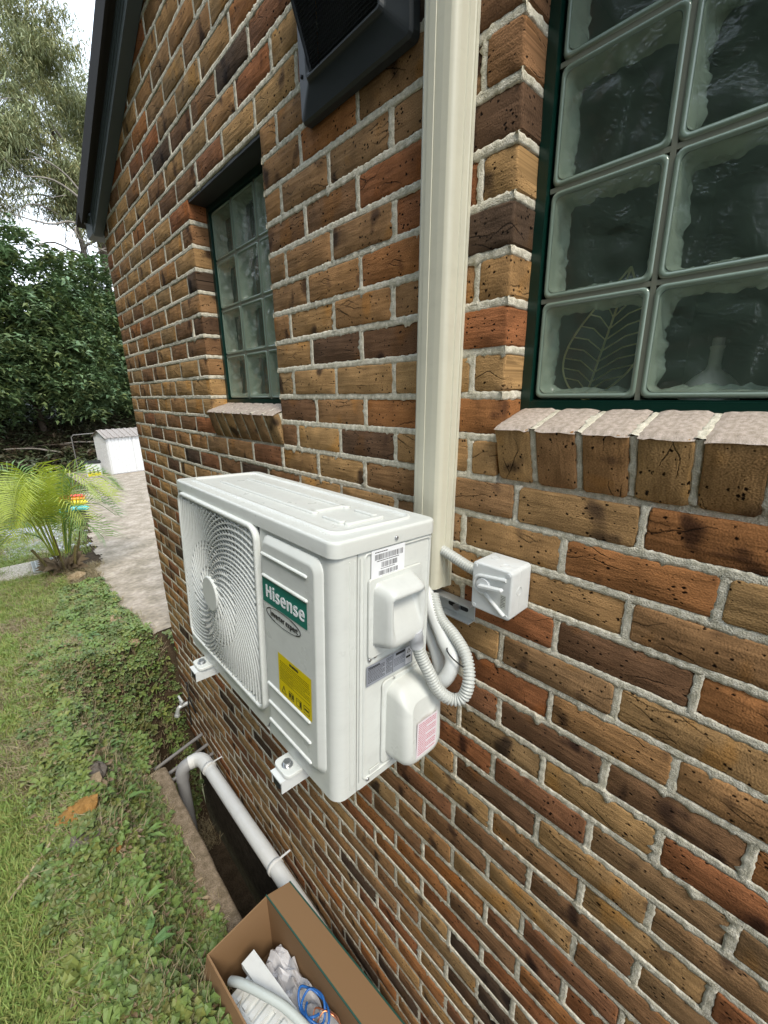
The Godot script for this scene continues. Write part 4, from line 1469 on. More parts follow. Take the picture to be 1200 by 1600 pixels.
	for k in 72:
		var first := 0.048 if k % 4 == 0 else (0.078 if k % 4 == 2 else 0.150)
		var run := PackedVector3Array()
		var r2 := first
		while r2 < 0.37:
			var a := TAU * k / 72.0 - 1.55 * pow((r2 - 0.048) / 0.25, 0.72)
			var p := hub + Vector2(cos(a), sin(a)) * r2
			if not inside.call(p): break
			run.append(Vector3(p.x, p.y, dome.call(p)))
			r2 += 0.009
		if run.size() > 1: wire.call(st, run, 0.0031, 0.0055)
	obj("swept_vanes", st, M.plastic, gr).set_meta("kind", "stuff")
	st = mb()
	tube(st, PackedVector3Array([Vector3(hub.x, hub.y, 0.006), Vector3(hub.x, hub.y, 0.0195), Vector3(hub.x, hub.y, 0.0215), Vector3(hub.x, hub.y, 0.0217)]), [0.050, 0.050, 0.047, 0.0465], 40)
	obj("hub_cap", st, M.ac_front, gr)
	# raised service panel with pressed grooves
	var panel := Node3D.new()
	panel.name = "front_panel"
	ac.add_child(panel)
	st = mb()
	var pc := Vector2(0.658, -0.2755)
	rings = []
	for q in [[0.0, 0.0004], [0.0, 0.0015], [0.002, 0.0035], [0.0115, 0.0115], [0.0135, 0.0125], [0.016, 0.0128]]:
		var r := PackedVector3Array()
		for o in rrect(0.222 - 2 * q[0], 0.470 - 2 * q[0], maxf(0.026 - q[0] * 0.6, 0.004), 6): r.append(Vector3(pc.x + o.x, pc.y + o.y, q[1]))
		rings.append(r)
	skin(st, rings, false, true)
	obj("panel_face", st, M.ac_front, panel)
	st = mb()
	for v in [0.080, 0.1285, 0.394, 0.443, 0.492]:
		groove_bar(st, Transform3D(Basis(), Vector3(0.646, -v, 0.0126)), 0.176, 0.0075, 0.0042)
	obj("pressed_rib", st, M.ac_front, panel)
	# brand label
	var face := 0.0129
	var bl := sheet("brand_label", Transform3D(Basis(), Vector3(0.6445, -0.1605, face)), 0.174, 0.0565, M.teal, ac)
	letters("Hisense", 0.150, 0.031, M.paper, bl, Transform3D(Basis(), Vector3(0.6480, -0.1600, face + 0.0012)))
	var ov := mb()
	var oc := Vector2(0.6385, -0.2075)
	for arc in [[2.35, 4.2], [-0.75, 1.05], [4.05, 5.5], [1.0, 2.4]]:
		var ring := PackedVector3Array()
		for i in 13:
			var a: float = lerpf(arc[0], arc[1], i / 12.0)
			ring.append(Vector3(oc.x + cos(a) * 0.068, oc.y + sin(a) * 0.0165, face + 0.001))
		wire.call(ov, ring, 0.0022 if arc[0] in [2.35, -0.75] else 0.0009, 0.0004)
	var oval := obj("oval_mark", ov, M.ink, ac)
	letters("inverter expert", 0.108, 0.0165, M.ink, oval, Transform3D(Basis(), Vector3(oc.x + 0.004, oc.y - 0.001, face + 0.001)))
	# yellow warning sticker
	var yi := pimg(256, 200, Color(0.86, 0.77, 0.02))
	var ic := Color(0.10, 0.09, 0.02)
	print_lines(yi, lr, 14, 34, 240, 3, 9, 3, ic)
	print_lines(yi, lr, 10, 62, 120, 9, 8, 3, ic)
	print_lines(yi, lr, 10, 62, 244, 9, 8, 3, Color(0.35, 0.31, 0.03))
	for q in [[20, 150], [80, 150], [140, 150], [196, 150]]:
		yi.fill_rect(Rect2i(q[0], q[1], 40, 3), ic)
		yi.fill_rect(Rect2i(q[0], q[1] + 34, 40, 3), ic)
		yi.fill_rect(Rect2i(q[0], q[1], 3, 36), ic); yi.fill_rect(Rect2i(q[0] + 38, q[1], 3, 36), ic)
	yi.fill_rect(Rect2i(16, 146, 48, 44), Color(0.86, 0.77, 0.02))
	for i in 36:
		yi.fill_rect(Rect2i(40 - i / 2 - 2, 150 + i, 4, 1), ic); yi.fill_rect(Rect2i(40 + i / 2 - 2, 150 + i, 4, 1), ic)
	yi.fill_rect(Rect2i(21, 184, 40, 4), ic); yi.fill_rect(Rect2i(38, 162, 4, 12), ic); yi.fill_rect(Rect2i(38, 177, 4, 3), ic)
	yi.fill_rect(Rect2i(99, 152, 3, 34), ic); yi.fill_rect(Rect2i(84, 158, 12, 22), ic); yi.fill_rect(Rect2i(105, 158, 12, 22), ic)
	yi.fill_rect(Rect2i(146, 160, 14, 3), ic); yi.fill_rect(Rect2i(164, 156, 12, 26), ic)
	yi.fill_rect(Rect2i(202, 163, 30, 9), ic)
	var ys := sheet("warning_sticker", Transform3D(Basis(), Vector3(0.676, -0.3395, face)), 0.128, 0.098, label_mat(yi), ac)
	letters("WARNING", 0.034, 0.0055, M.ink, ys, Transform3D(Basis(), Vector3(0.676, -0.2985, face + 0.001)))
	# ---- right side
	st = mb()
	ring_rib(st, side_t(0.160, 0.290, -0.0018), 0.185, 0.51, 0.012, 0.005, 0.003)
	obj("side_border", st, M.ac, ac)
	st = mb()
	for d in [0.034, 0.046]: slab(st, Transform3D(Basis(Vector3.UP, PI / 2), Vector3(0.7992, -0.292, -d)), 0.0035, 0.50, 0.0022, 0.0017, 0.0015)
	slab(st, side_t(0.06, 0.292, -0.0016), 0.0025, 0.50, 0.0016, 0.0012, 0.001)
	obj("pressed_rib", st, M.ac, ac)
	st = mb()
	box(st, Vector3(0.7975, -H + 0.006, -0.0518), Vector3(0.8003, -0.031, -0.0502)); obj("seam", st, mat(lin(0.22, 0.22, 0.2), 0.8), ac)
	# bar code sticker
	var bi := pimg(256, 180, Color(0.93, 0.94, 0.95))
	for q in [[26, 30, 214, 34], [76, 84, 120, 32], [56, 136, 150, 28]]:
		var x: int = q[0]
		while x < q[0] + q[2]:
			var l := lr.randi_range(2, 5)
			bi.fill_rect(Rect2i(x, q[1], l, q[3]), Color(0.08, 0.08, 0.1)); x += l + lr.randi_range(2, 6)
	print_lines(bi, lr, 26, 14, 120, 1, 9, 6, Color(0.1, 0.1, 0.1)); print_lines(bi, lr, 40, 70, 210, 1, 9, 5, Color(0.1, 0.1, 0.1)); print_lines(bi, lr, 70, 122, 180, 1, 9, 4, Color(0.1, 0.1, 0.1)); print_lines(bi, lr, 80, 168, 180, 1, 9, 4, Color(0.3, 0.3, 0.3))
	sheet("barcode_sticker", side_t(0.127, 0.062, 0.0016), 0.088, 0.058, label_mat(bi), ac)
	# electrical cover with hand hold
	var cover := Node3D.new(); cover.name = "electrical_cover"; ac.add_child(cover)
	st = mb(); slab(st, side_t(0.150, 0.1715, 0.0), 0.146, 0.168, 0.005, 0.008, 0.002)
	obj("cover_plate", st, M.ac, cover)
	st = mb()
	var ct := side_t(0.143, 0.1655, 0.0)
	# hood: thick rim arching over a dished, outward sloping face
	var gn := 26
	var gm := 26
	var cw := 0.112; var chh := 0.136
	var hgrid := []
	for j in gm + 1:
		var row := []
		for i in gn + 1:
			var a := (float(i) / gn * 2.0 - 1.0); var b := (float(j) / gm * 2.0 - 1.0)
			# super-ellipse outline
			var x := a * cw * 0.5; var y := b * chh * 0.5
			var edge := pow(pow(absf(a), 6.0) + pow(absf(b), 6.0), 1.0 / 6.0)
			var lift := 0.050 * sqrt(clampf(1.0 - pow(edge, 7.0), 0.0, 1.0))
			if edge >= 0.999: lift = 0.0
			# the dish: deep under the top rim, running out at the bottom
			var di := maxf(absf(a) * 1.0, (b + 0.10) * 1.02)
			var dish := smoothstep(0.80, 0.62, di) * smoothstep(-0.95, 0.60, b)
			lift -= 0.030 * dish
			row.append(ct * Vector3(x, y, 0.004 + lift))
		hgrid.append(row)
	st.set_smooth_group(0)
	for j in gm:
		for i in gn: quad(st, hgrid[j][i], hgrid[j][i + 1], hgrid[j + 1][i + 1], hgrid[j + 1][i])
	obj("hand_hold", st, M.plastic, cover)
	# rating plate
	var ri := pimg(320, 128, Color(0.60, 0.62, 0.66))
	print_lines(ri, lr, 10, 26, 120, 10, 9, 4, Color(0.16, 0.17, 0.2)); print_lines(ri, lr, 130, 14, 170, 11, 9, 4, Color(0.16, 0.17, 0.2)); print_lines(ri, lr, 184, 44, 262, 6, 9, 3, Color(0.2, 0.2, 0.24))
	ri.fill_rect(Rect2i(196, 10, 66, 16), Color(0.1, 0.1, 0.12)); ri.fill_rect(Rect2i(268, 8, 44, 112), Color(0.86, 0.87, 0.9)); ri.fill_rect(Rect2i(272, 66, 34, 14), Color(0.1, 0.1, 0.1)); ri.fill_rect(Rect2i(174, 4, 3, 118), Color(0.2, 0.2, 0.24))
	for i in 26: ri.fill_rect(Rect2i(290 - i / 2, 20 + i, 3, 2), Color(0.1, 0.1, 0.1)); ri.fill_rect(Rect2i(290 + i / 2, 20 + i, 3, 2), Color(0.1, 0.1, 0.1))
	ri.fill_rect(Rect2i(277, 45, 28, 2), Color(0.1, 0.1, 0.1))
	var rp := sheet("rating_plate", side_t(0.140, 0.2935, 0.0016), 0.132, 0.046, label_mat(ri, 0.35, 0.2), ac)
	letters("Hisense", 0.030, 0.0055, M.ink, rp, side_t(0.094, 0.2765, 0.0028))
	# valve cover
	var vc := Node3D.new(); vc.name = "valve_cover"; ac.add_child(vc)
	st = mb(); slab(st, side_t(0.187, 0.429, 0.0), 0.138, 0.206, 0.004, 0.012, 0.002)
	obj("cover_flange", st, M.ac, vc)
	st = mb()
	var vt := side_t(0.190, 0.429, 0.002)
	rings = []
	for q in [[0.0, 0.0, 0.0], [0.001, 0.030, 0.0], [0.003, 0.048, 0.004], [0.007, 0.058, 0.010], [0.013, 0.0635, 0.015], [0.019, 0.065, 0.018]]:
		var r := PackedVector3Array()
		for o in rrect(0.122 - 2 * q[0], 0.186 - 2 * q[0], 0.026, 6):
			# the face leans in at the top
			var top := clampf((o.y - 0.02) / 0.075, 0.0, 1.0)
			r.append(vt * Vector3(o.x, o.y - q[2] * top, q[1] * (1.0 - 0.35 * top * top)))
		rings.append(r)
	skin(st, rings, false, true)
	obj("cover_shell", st, M.ac, vc)
	var pi2 := pimg(128, 190, Color(0.90, 0.86, 0.88))
	print_lines(pi2, lr, 10, 14, 120, 17, 10, 4, Color(0.78, 0.32, 0.42))
	sheet("notice_sticker", side_t(0.190, 0.452, 0.0672), 0.064, 0.088, label_mat(pi2), ac)
	# lower lip of the side
	st = mb()
	slab(st, side_t(0.100, H - 0.030, 0.0002), 0.028, 0.012, 0.0012, 0.002, 0.0008); obj("drain_notch", st, M.ac, ac)
	for q in [[0.144, 0.018, 0.004], [0.083, 0.2585, 0.0], [0.097, 0.2555, 0.0], [0.081, 0.545, 0.0], [0.150, 0.330, 0.0]]:
		st = mb()
		slab(st, side_t(q[0], q[1], q[2]), 0.0085, 0.0085, 0.004, 0.0042, 0.002, 4)
		obj("screw", st, M.steel, ac)
	# feet with bolts on the bracket arms
	for u in [0.125, 0.640]:
		var foot := Node3D.new(); foot.name = "foot"; ac.add_child(foot, true)
		st = mb(); slab(st, Transform3D(Basis(Vector3.RIGHT, -PI / 2), Vector3(u, -H - 0.008, -0.002)), 0.062, 0.080, 0.008, 0.014, 0.002, 5, true)
		obj("foot_plate", st, M.ac, foot)
		st = mb()
		tube(st, PackedVector3Array([Vector3(u, -H - 0.002, 0.018), Vector3(u, -H + 0.002, 0.018)]), 0.013, 16)
		tube(st, PackedVector3Array([Vector3(u, -H + 0.002, 0.018), Vector3(u, -H + 0.010, 0.018)]), 0.0095, 6)
		obj("bolt", st, M.steel, foot)
	# ---- wall bracket: rail on the wall, two arms
	var br := thing("unit_bracket", "white folded metal bracket arms and slotted rail carrying the outdoor unit", "bracket")
	st = mb()
	box(st, Vector3(-1.42, -0.518, 0.002), Vector3(-0.508, -0.476, 0.006)); box(st, Vector3(-1.42, -0.520, 0.002), Vector3(-0.508, -0.5165, 0.028)); box(st, Vector3(-1.42, -0.4775, 0.002), Vector3(-0.508, -0.474, 0.028))
	obj("rail", st, M.zinc, br)
	st = mb(); slab(st, Transform3D(Basis(), Vector3(-0.555, -0.497, 0.0061)), 0.06, 0.012, 0.0006, 0.006, 0.0003); obj("slot", st, M.dark, br)
	st = mb(); tube(st, PackedVector3Array([Vector3(-0.556, -0.497, 0.006), Vector3(-0.556, -0.497, 0.014)]), 0.010, 6); obj("bolt", st, M.steel, br)
	for u in [-1.345 + 0.125, -1.345 + 0.640]:
		st = mb()
		var y := -0.235 - H - 0.012
		var z1 := 0.425
		var arm := Transform3D(Basis(Vector3.RIGHT, -TILT), Vector3(u, y, 0.395))
		box(st, Vector3(-0.022, -0.0035, -0.385), Vector3(0.022, 0.0, 0.055), arm)
		box(st, Vector3(-0.0225, -0.032, -0.385), Vector3(-0.019, -0.0005, 0.052), arm)
		box(st, Vector3(0.019, -0.032, -0.385), Vector3(0.0225, -0.0005, 0.052), arm)
		box(st, Vector3(u - 0.02, y - 0.04, 0.002), Vector3(u + 0.02, -0.47, 0.006))
		obj("arm", st, M.white, br)
		st = mb(); slab(st, Transform3D(Basis(Vector3.RIGHT, -PI / 2), Vector3(0, -0.022, 0.03)), 0.034, 0.05, 0.02, 0.008, 0.002, 4, true)
		var o := obj("rubber_pad", st, M.dark, br)
		o.transform = Transform3D(Basis(), Vector3(u, y, 0.395))

# ---------------------------------------------------------------- other things on the wall
func build_wall_things() -> void:
	# line-set cover
	var duct := thing("pipe_cover", "cream plastic pipe cover running down wall to outdoor unit", "pipe cover", Vector3(-0.625, -0.45, 0.0))
	duct.rotation.z = -0.020
	var st := mb()
	var prof := [[-0.044, 0.002], [-0.044, 0.046], [-0.0425, 0.052], [-0.039, 0.056], [-0.034, 0.058], [-0.024, 0.0585], [-0.0235, 0.0597], [-0.0085, 0.0600], [-0.008, 0.0588], [0.010, 0.0588], [0.024, 0.0575], [0.0305, 0.0545], [0.034, 0.049], [0.0355, 0.043], [0.0358, 0.026], [0.0385, 0.0245], [0.0390, 0.012], [0.0402, 0.010], [0.0404, 0.002]]
	for i in prof.size() - 1:
		var a: Array = prof[i]; var b: Array = prof[i + 1]
		st.set_smooth_group(1 if i in [1, 2, 3, 10, 11, 12] else -1)
		quad(st, Vector3(b[0], 0, b[1]), Vector3(a[0], 0, a[1]), Vector3(a[0], 1.9, a[1]), Vector3(b[0], 1.9, b[1]))
	obj("cover", st, M.duct, duct)
	st = mb()
	box(st, Vector3(-0.0455, 0, 0.001), Vector3(0.0418, 1.9, 0.009))
	obj("backing", st, M.duct, duct)
	# isolator switch with its short conduit
	var sw := thing("isolator_switch", "white weatherproof isolator switch box with rotary lever", "switch", Vector3(-0.425, -0.385, 0.0))
	st = mb(); slab(st, Transform3D(Basis(), Vector3(0, 0, 0.003)), 0.092, 0.106, 0.040, 0.008, 0.002, 5, true)
	obj("base", st, M.white, sw)
	st = mb(); slab(st, Transform3D(Basis(), Vector3(0, 0, 0.0435)), 0.093, 0.107, 0.032, 0.009, 0.004, 5, true)
	obj("cover", st, M.white, sw)
	st = mb()
	# raised surround of the lever, teardrop-like
	var tip := []
	for i in 13:
		var a := PI * 0.6 + PI * 1.0 * i / 12.0
		tip.append(Vector3(-0.020 + cos(a) * 0.019, 0.008 + sin(a) * 0.019, 0.0765))
	tip.push_front(Vector3(0.034, 0.034, 0.0765)); tip.append(Vector3(0.034, -0.044, 0.0765))
	tube(st, PackedVector3Array(tip), 0.0045, 6)
	obj("lever_guard", st, M.white, sw)
	st = mb(); tube(st, PackedVector3Array([Vector3(-0.016, 0.008, 0.074), Vector3(-0.016, 0.008, 0.082)]), 0.0155, 24); obj("dial", st, mat(lin(0.60, 0.62, 0.62), 0.4), sw)
	st = mb(); slab(st, Transform3D(Basis(Vector3.BACK, 0.12), Vector3(0.004, 0.010, 0.081)), 0.056, 0.008, 0.009, 0.004, 0.002, 4, true); obj("lever", st, M.white, sw)
	for q in [[-0.038, 0.045], [0.038, 0.045], [-0.038, -0.045], [0.038, -0.045]]:
		st = mb(); slab(st, Transform3D(Basis(), Vector3(q[0], q[1], 0.0752)), 0.009, 0.009, 0.0015, 0.0045, 0.0005); obj("screw_cap", st, mat(lin(0.66, 0.68, 0.68), 0.4), sw)
	st = mb()
	for q in [Transform3D(Basis(Vector3.UP, PI / 2), Vector3(0.0464, 0.005, 0.045)), Transform3D(Basis(Vector3.RIGHT, -PI / 2), Vector3(-0.02, 0.0534, 0.030)), Transform3D(Basis(Vector3.RIGHT, -PI / 2), Vector3(0.018, 0.0534, 0.055))]:
		ring_rib(st, q, 0.020, 0.020, 0.0099, 0.0015, 0.0008)
	obj("knockout", st, M.white, sw)
	var si := pimg(48, 96, Color(0.78, 0.79, 0.76))
	var lr := RandomNumberGenerator.new(); lr.seed = 3
	print_lines(si, lr, 6, 8, 42, 8, 11, 5, Color(0.2, 0.2, 0.2))
	sheet("rating_sticker", Transform3D(Basis(), Vector3(0.030, -0.014, 0.0756)), 0.013, 0.030, label_mat(si), sw)
	st = mb()
	corrugated(st, [Vector3(-0.595, -0.352, 0.030), Vector3(-0.555, -0.362, 0.030), Vector3(-0.51, -0.374, 0.029), Vector3(-0.468, -0.378, 0.029)], 0.0100, 0.0128, 0.0064)
	tag(obj("conduit", st, M.conduit), "short ribbed grey white conduit from pipe cover to switch box", "conduit")
	# ribbed conduit looping out of the electrical cover
	var loop := thing("flexible_conduit", "ribbed grey white conduit looping from unit back to wall", "conduit")
	var px := [Vector3(-0.506, -0.470, 0.212), Vector3(-0.500, -0.510, 0.204), Vector3(-0.486, -0.545, 0.196), Vector3(-0.470, -0.590, 0.182), Vector3(-0.450, -0.612, 0.165), Vector3(-0.430, -0.606, 0.148), Vector3(-0.428, -0.570, 0.132), Vector3(-0.452, -0.535, 0.112), Vector3(-0.500, -0.515, 0.092), Vector3(-0.555, -0.500, 0.075), Vector3(-0.60, -0.46, 0.05)]
	st = mb(); corrugated(st, px, 0.0106, 0.0135, 0.0066)
	obj("hose", st, M.conduit, loop)
	st = mb(); tube(st, PackedVector3Array([Vector3(-0.508, -0.452, 0.215), Vector3(-0.5065, -0.473, 0.212), Vector3(-0.5065, -0.474, 0.2118), Vector3(-0.505, -0.490, 0.209)]), [0.0165, 0.0165, 0.0150, 0.0148], 20)
	obj("gland", st, mat(lin(0.55, 0.57, 0.60), 0.35), loop)
	# wrapped refrigerant pipes
	for q in [[[Vector3(-0.62, -0.45, 0.055), Vector3(-0.575, -0.50, 0.075), Vector3(-0.52, -0.535, 0.10), Vector3(-0.482, -0.555, 0.118), Vector3(-0.484, -0.592, 0.133), Vector3(-0.512, -0.63, 0.140), Vector3(-0.55, -0.665, 0.145)], "bent white wrapped refrigerant pipe entering behind valve cover, upper one"], [[Vector3(-0.64, -0.46, 0.05), Vector3(-0.60, -0.53, 0.072), Vector3(-0.545, -0.585, 0.095), Vector3(-0.522, -0.63, 0.108), Vector3(-0.545, -0.70, 0.118), Vector3(-0.58, -0.74, 0.122)], "bent white wrapped refrigerant pipe tucked below the upper one"]]:
		st = mb(); tube(st, spline(q[0], 0.008), 0.0165, 16)
		tag(obj("refrigerant_pipe", st, M.white), q[1], "pipe", "wrapped refrigerant pipes")
	st = mb()
	var tie := PackedVector3Array()
	for i in 17:
		var a := TAU * i / 16.0
		tie.append(Vector3(-0.466 + cos(a) * 0.032, -0.547 - cos(a) * 0.012 + sin(a) * 0.008, 0.114 + sin(a) * 0.022))
	tube(st, tie, 0.0016, 5)
	tag(obj("cable_tie", st, M.dark), "thin black cable tie round conduit and wrapped pipe", "cable tie")
	# dark vent cowl
	var v := thing("vent_cowl", "dark charcoal exhaust vent cowl with mesh on brick wall", "vent", Vector3(-0.895, 0.665, 0.0))
	var vw := 0.385; var vh := 0.46
	st = mb()
	var rings := []
	for q in [[0.0, 0.002], [0.0, 0.020], [0.004, 0.027], [0.055, 0.040], [0.058, 0.042], [0.062, 0.050], [0.066, 0.050], [0.070, 0.046], [0.072, 0.022]]:
		var r := PackedVector3Array()
		for o in rrect(vw - 2 * q[0], vh - 2 * q[0], maxf(0.008, 0.012 - q[0] * 0.1), 3): r.append(Vector3(o.x, o.y + vh / 2, q[1]))
		rings.append(r)
	skin(st, rings, false, false, -1)
	obj("flange", st, M.vent, v)
	st = mb()
	st.set_smooth_group(-1)
	var hx := vw / 2 - 0.072
	for s in [-1.0, 1.0]:
		box(st, Vector3(s * hx - 0.0015, 0.074, 0.02), Vector3(s * hx + 0.0015, vh - 0.074, 0.046))
		var p := [Vector3(s * hx, 0.078, 0.046), Vector3(s * hx, vh - 0.06, 0.046), Vector3(s * hx, vh - 0.06, 0.17)]
		tri(st, p[0], p[1], p[2]); tri(st, p[0] + Vector3(0.003, 0, 0), p[1] + Vector3(0.003, 0, 0), p[2] + Vector3(0.003, 0, 0))
	box(st, Vector3(-hx, vh - 0.064, 0.03), Vector3(hx, vh - 0.06, 0.17))
	obj("hood", st, M.vent, v)
	st = mb()
	box(st, Vector3(-hx, 0.074, 0.012), Vector3(hx, vh - 0.07, 0.016)); obj("duct_mouth", st, M.vent, v)
	st = mb()
	st.set_smooth_group(-1)
	var o0 := Vector3(-hx + 0.002, 0.082, 0.040); var up := Vector3(0, vh - 0.15, 0.118)
	for i in 40: box(st, Vector3(-hx + 0.003 + i * (2 * hx - 0.006) / 39.0, 0, -0.0006), Vector3(-hx + 0.0044 + i * (2 * hx - 0.006) / 39.0, up.length(), 0.0006), Transform3D(Basis(Vector3.RIGHT, atan2(up.z, up.y)), Vector3(0, 0.082, 0.040)))
	for i in 50: box(st, Vector3(-hx + 0.003, i * up.length() / 50.0, -0.0006), Vector3(hx - 0.003, i * up.length() / 50.0 + 0.0014, 0.0006), Transform3D(Basis(Vector3.RIGHT, atan2(up.z, up.y)), Vector3(0, 0.082, 0.0405)))
	obj("mesh_screen", st, M.dark, v)
	for q in [[-vw / 2 + 0.022, 0.09], [vw / 2 - 0.022, 0.09], [-vw / 2 + 0.022, vh - 0.09], [vw / 2 - 0.022, vh - 0.09]]:
		st = mb(); slab(st, Transform3D(Basis(), Vector3(q[0], q[1], 0.030)), 0.009, 0.009, 0.006, 0.0045, 0.002); obj("screw", st, M.dark, v)
	# things on the inner window ledge
	var leaf := thing("leaf_ornament", "gold wire leaf ornament on wooden base behind glass block", "ornament", Vector3(-0.395, 0.006, -0.205))
	st = mb(); slab(st, Transform3D(Basis(Vector3.RIGHT, -PI / 2), Vector3(0, -0.04, 0)), 0.15, 0.05, 0.02, 0.008, 0.003, 4, true); obj("base", st, mat(lin(0.42, 0.26, 0.12), 0.7), leaf)
	var gold := mat(lin(0.80, 0.76, 0.36), 0.4)
	st = mb()
	var leafp := func(t: float, s: float) -> Vector3: return Vector3(s * 0.085 * sin(PI * pow(t, 0.8)) * (1.0 - 0.25 * t) + 0.06 * t, -0.02 + 0.25 * t, 0.0)
	for s in [-1.0, 1.0]:
		var run := []
		for i in 13: run.append(leafp.call(i / 12.0, s))
		tube(st, spline(run, 0.01), 0.0022, 5)
	tube(st, PackedVector3Array([Vector3(0, -0.02, 0), Vector3(0.03, 0.105, 0), Vector3(0.06, 0.23, 0)]), 0.0022, 5)
	for i in range(2, 11):
		for s in [-1.0, 1.0]:
			var t := i / 12.0
			tube(st, PackedVector3Array([Vector3(0.06 * (t - 0.1), -0.02 + 0.25 * (t - 0.1), 0), leafp.call(t, s * 0.5), leafp.call(t + 0.03, s)]), 0.0014, 4)
	obj("wire_leaf", st, gold, leaf)
	var vase := thing("bottle_vase", "round pale bottle vase with narrow neck behind glass block", "vase", Vector3(-0.175, -0.045, -0.205))
	st = mb()
	var vp := PackedVector3Array(); var vr := []
	for q in [[0.0, 0.028], [0.006, 0.034], [0.02, 0.043], [0.04, 0.046], [0.06, 0.040], [0.075, 0.026], [0.085, 0.012], [0.095, 0.0095], [0.118, 0.0095], [0.121, 0.011], [0.125, 0.011]]:
		vp.append(Vector3(0, q[0], 0)); vr.append(q[1])
	tube(st, vp, vr, 24)
	obj("body", st, mat(lin(0.88, 0.88, 0.80), 0.4), vase)
	st = mb(); tube(st, PackedVector3Array([Vector3(0, 0.125, 0), Vector3(0, 0.138, 0)]), 0.009, 16); obj("stopper", st, M.white, vase)
	var led := mb(); box(led, Vector3(-0.498, -0.075, -0.34), Vector3(0.578, -0.0455, -0.166)); 
	obj("inner_ledge", led, M.white, get_node("brick_house"))

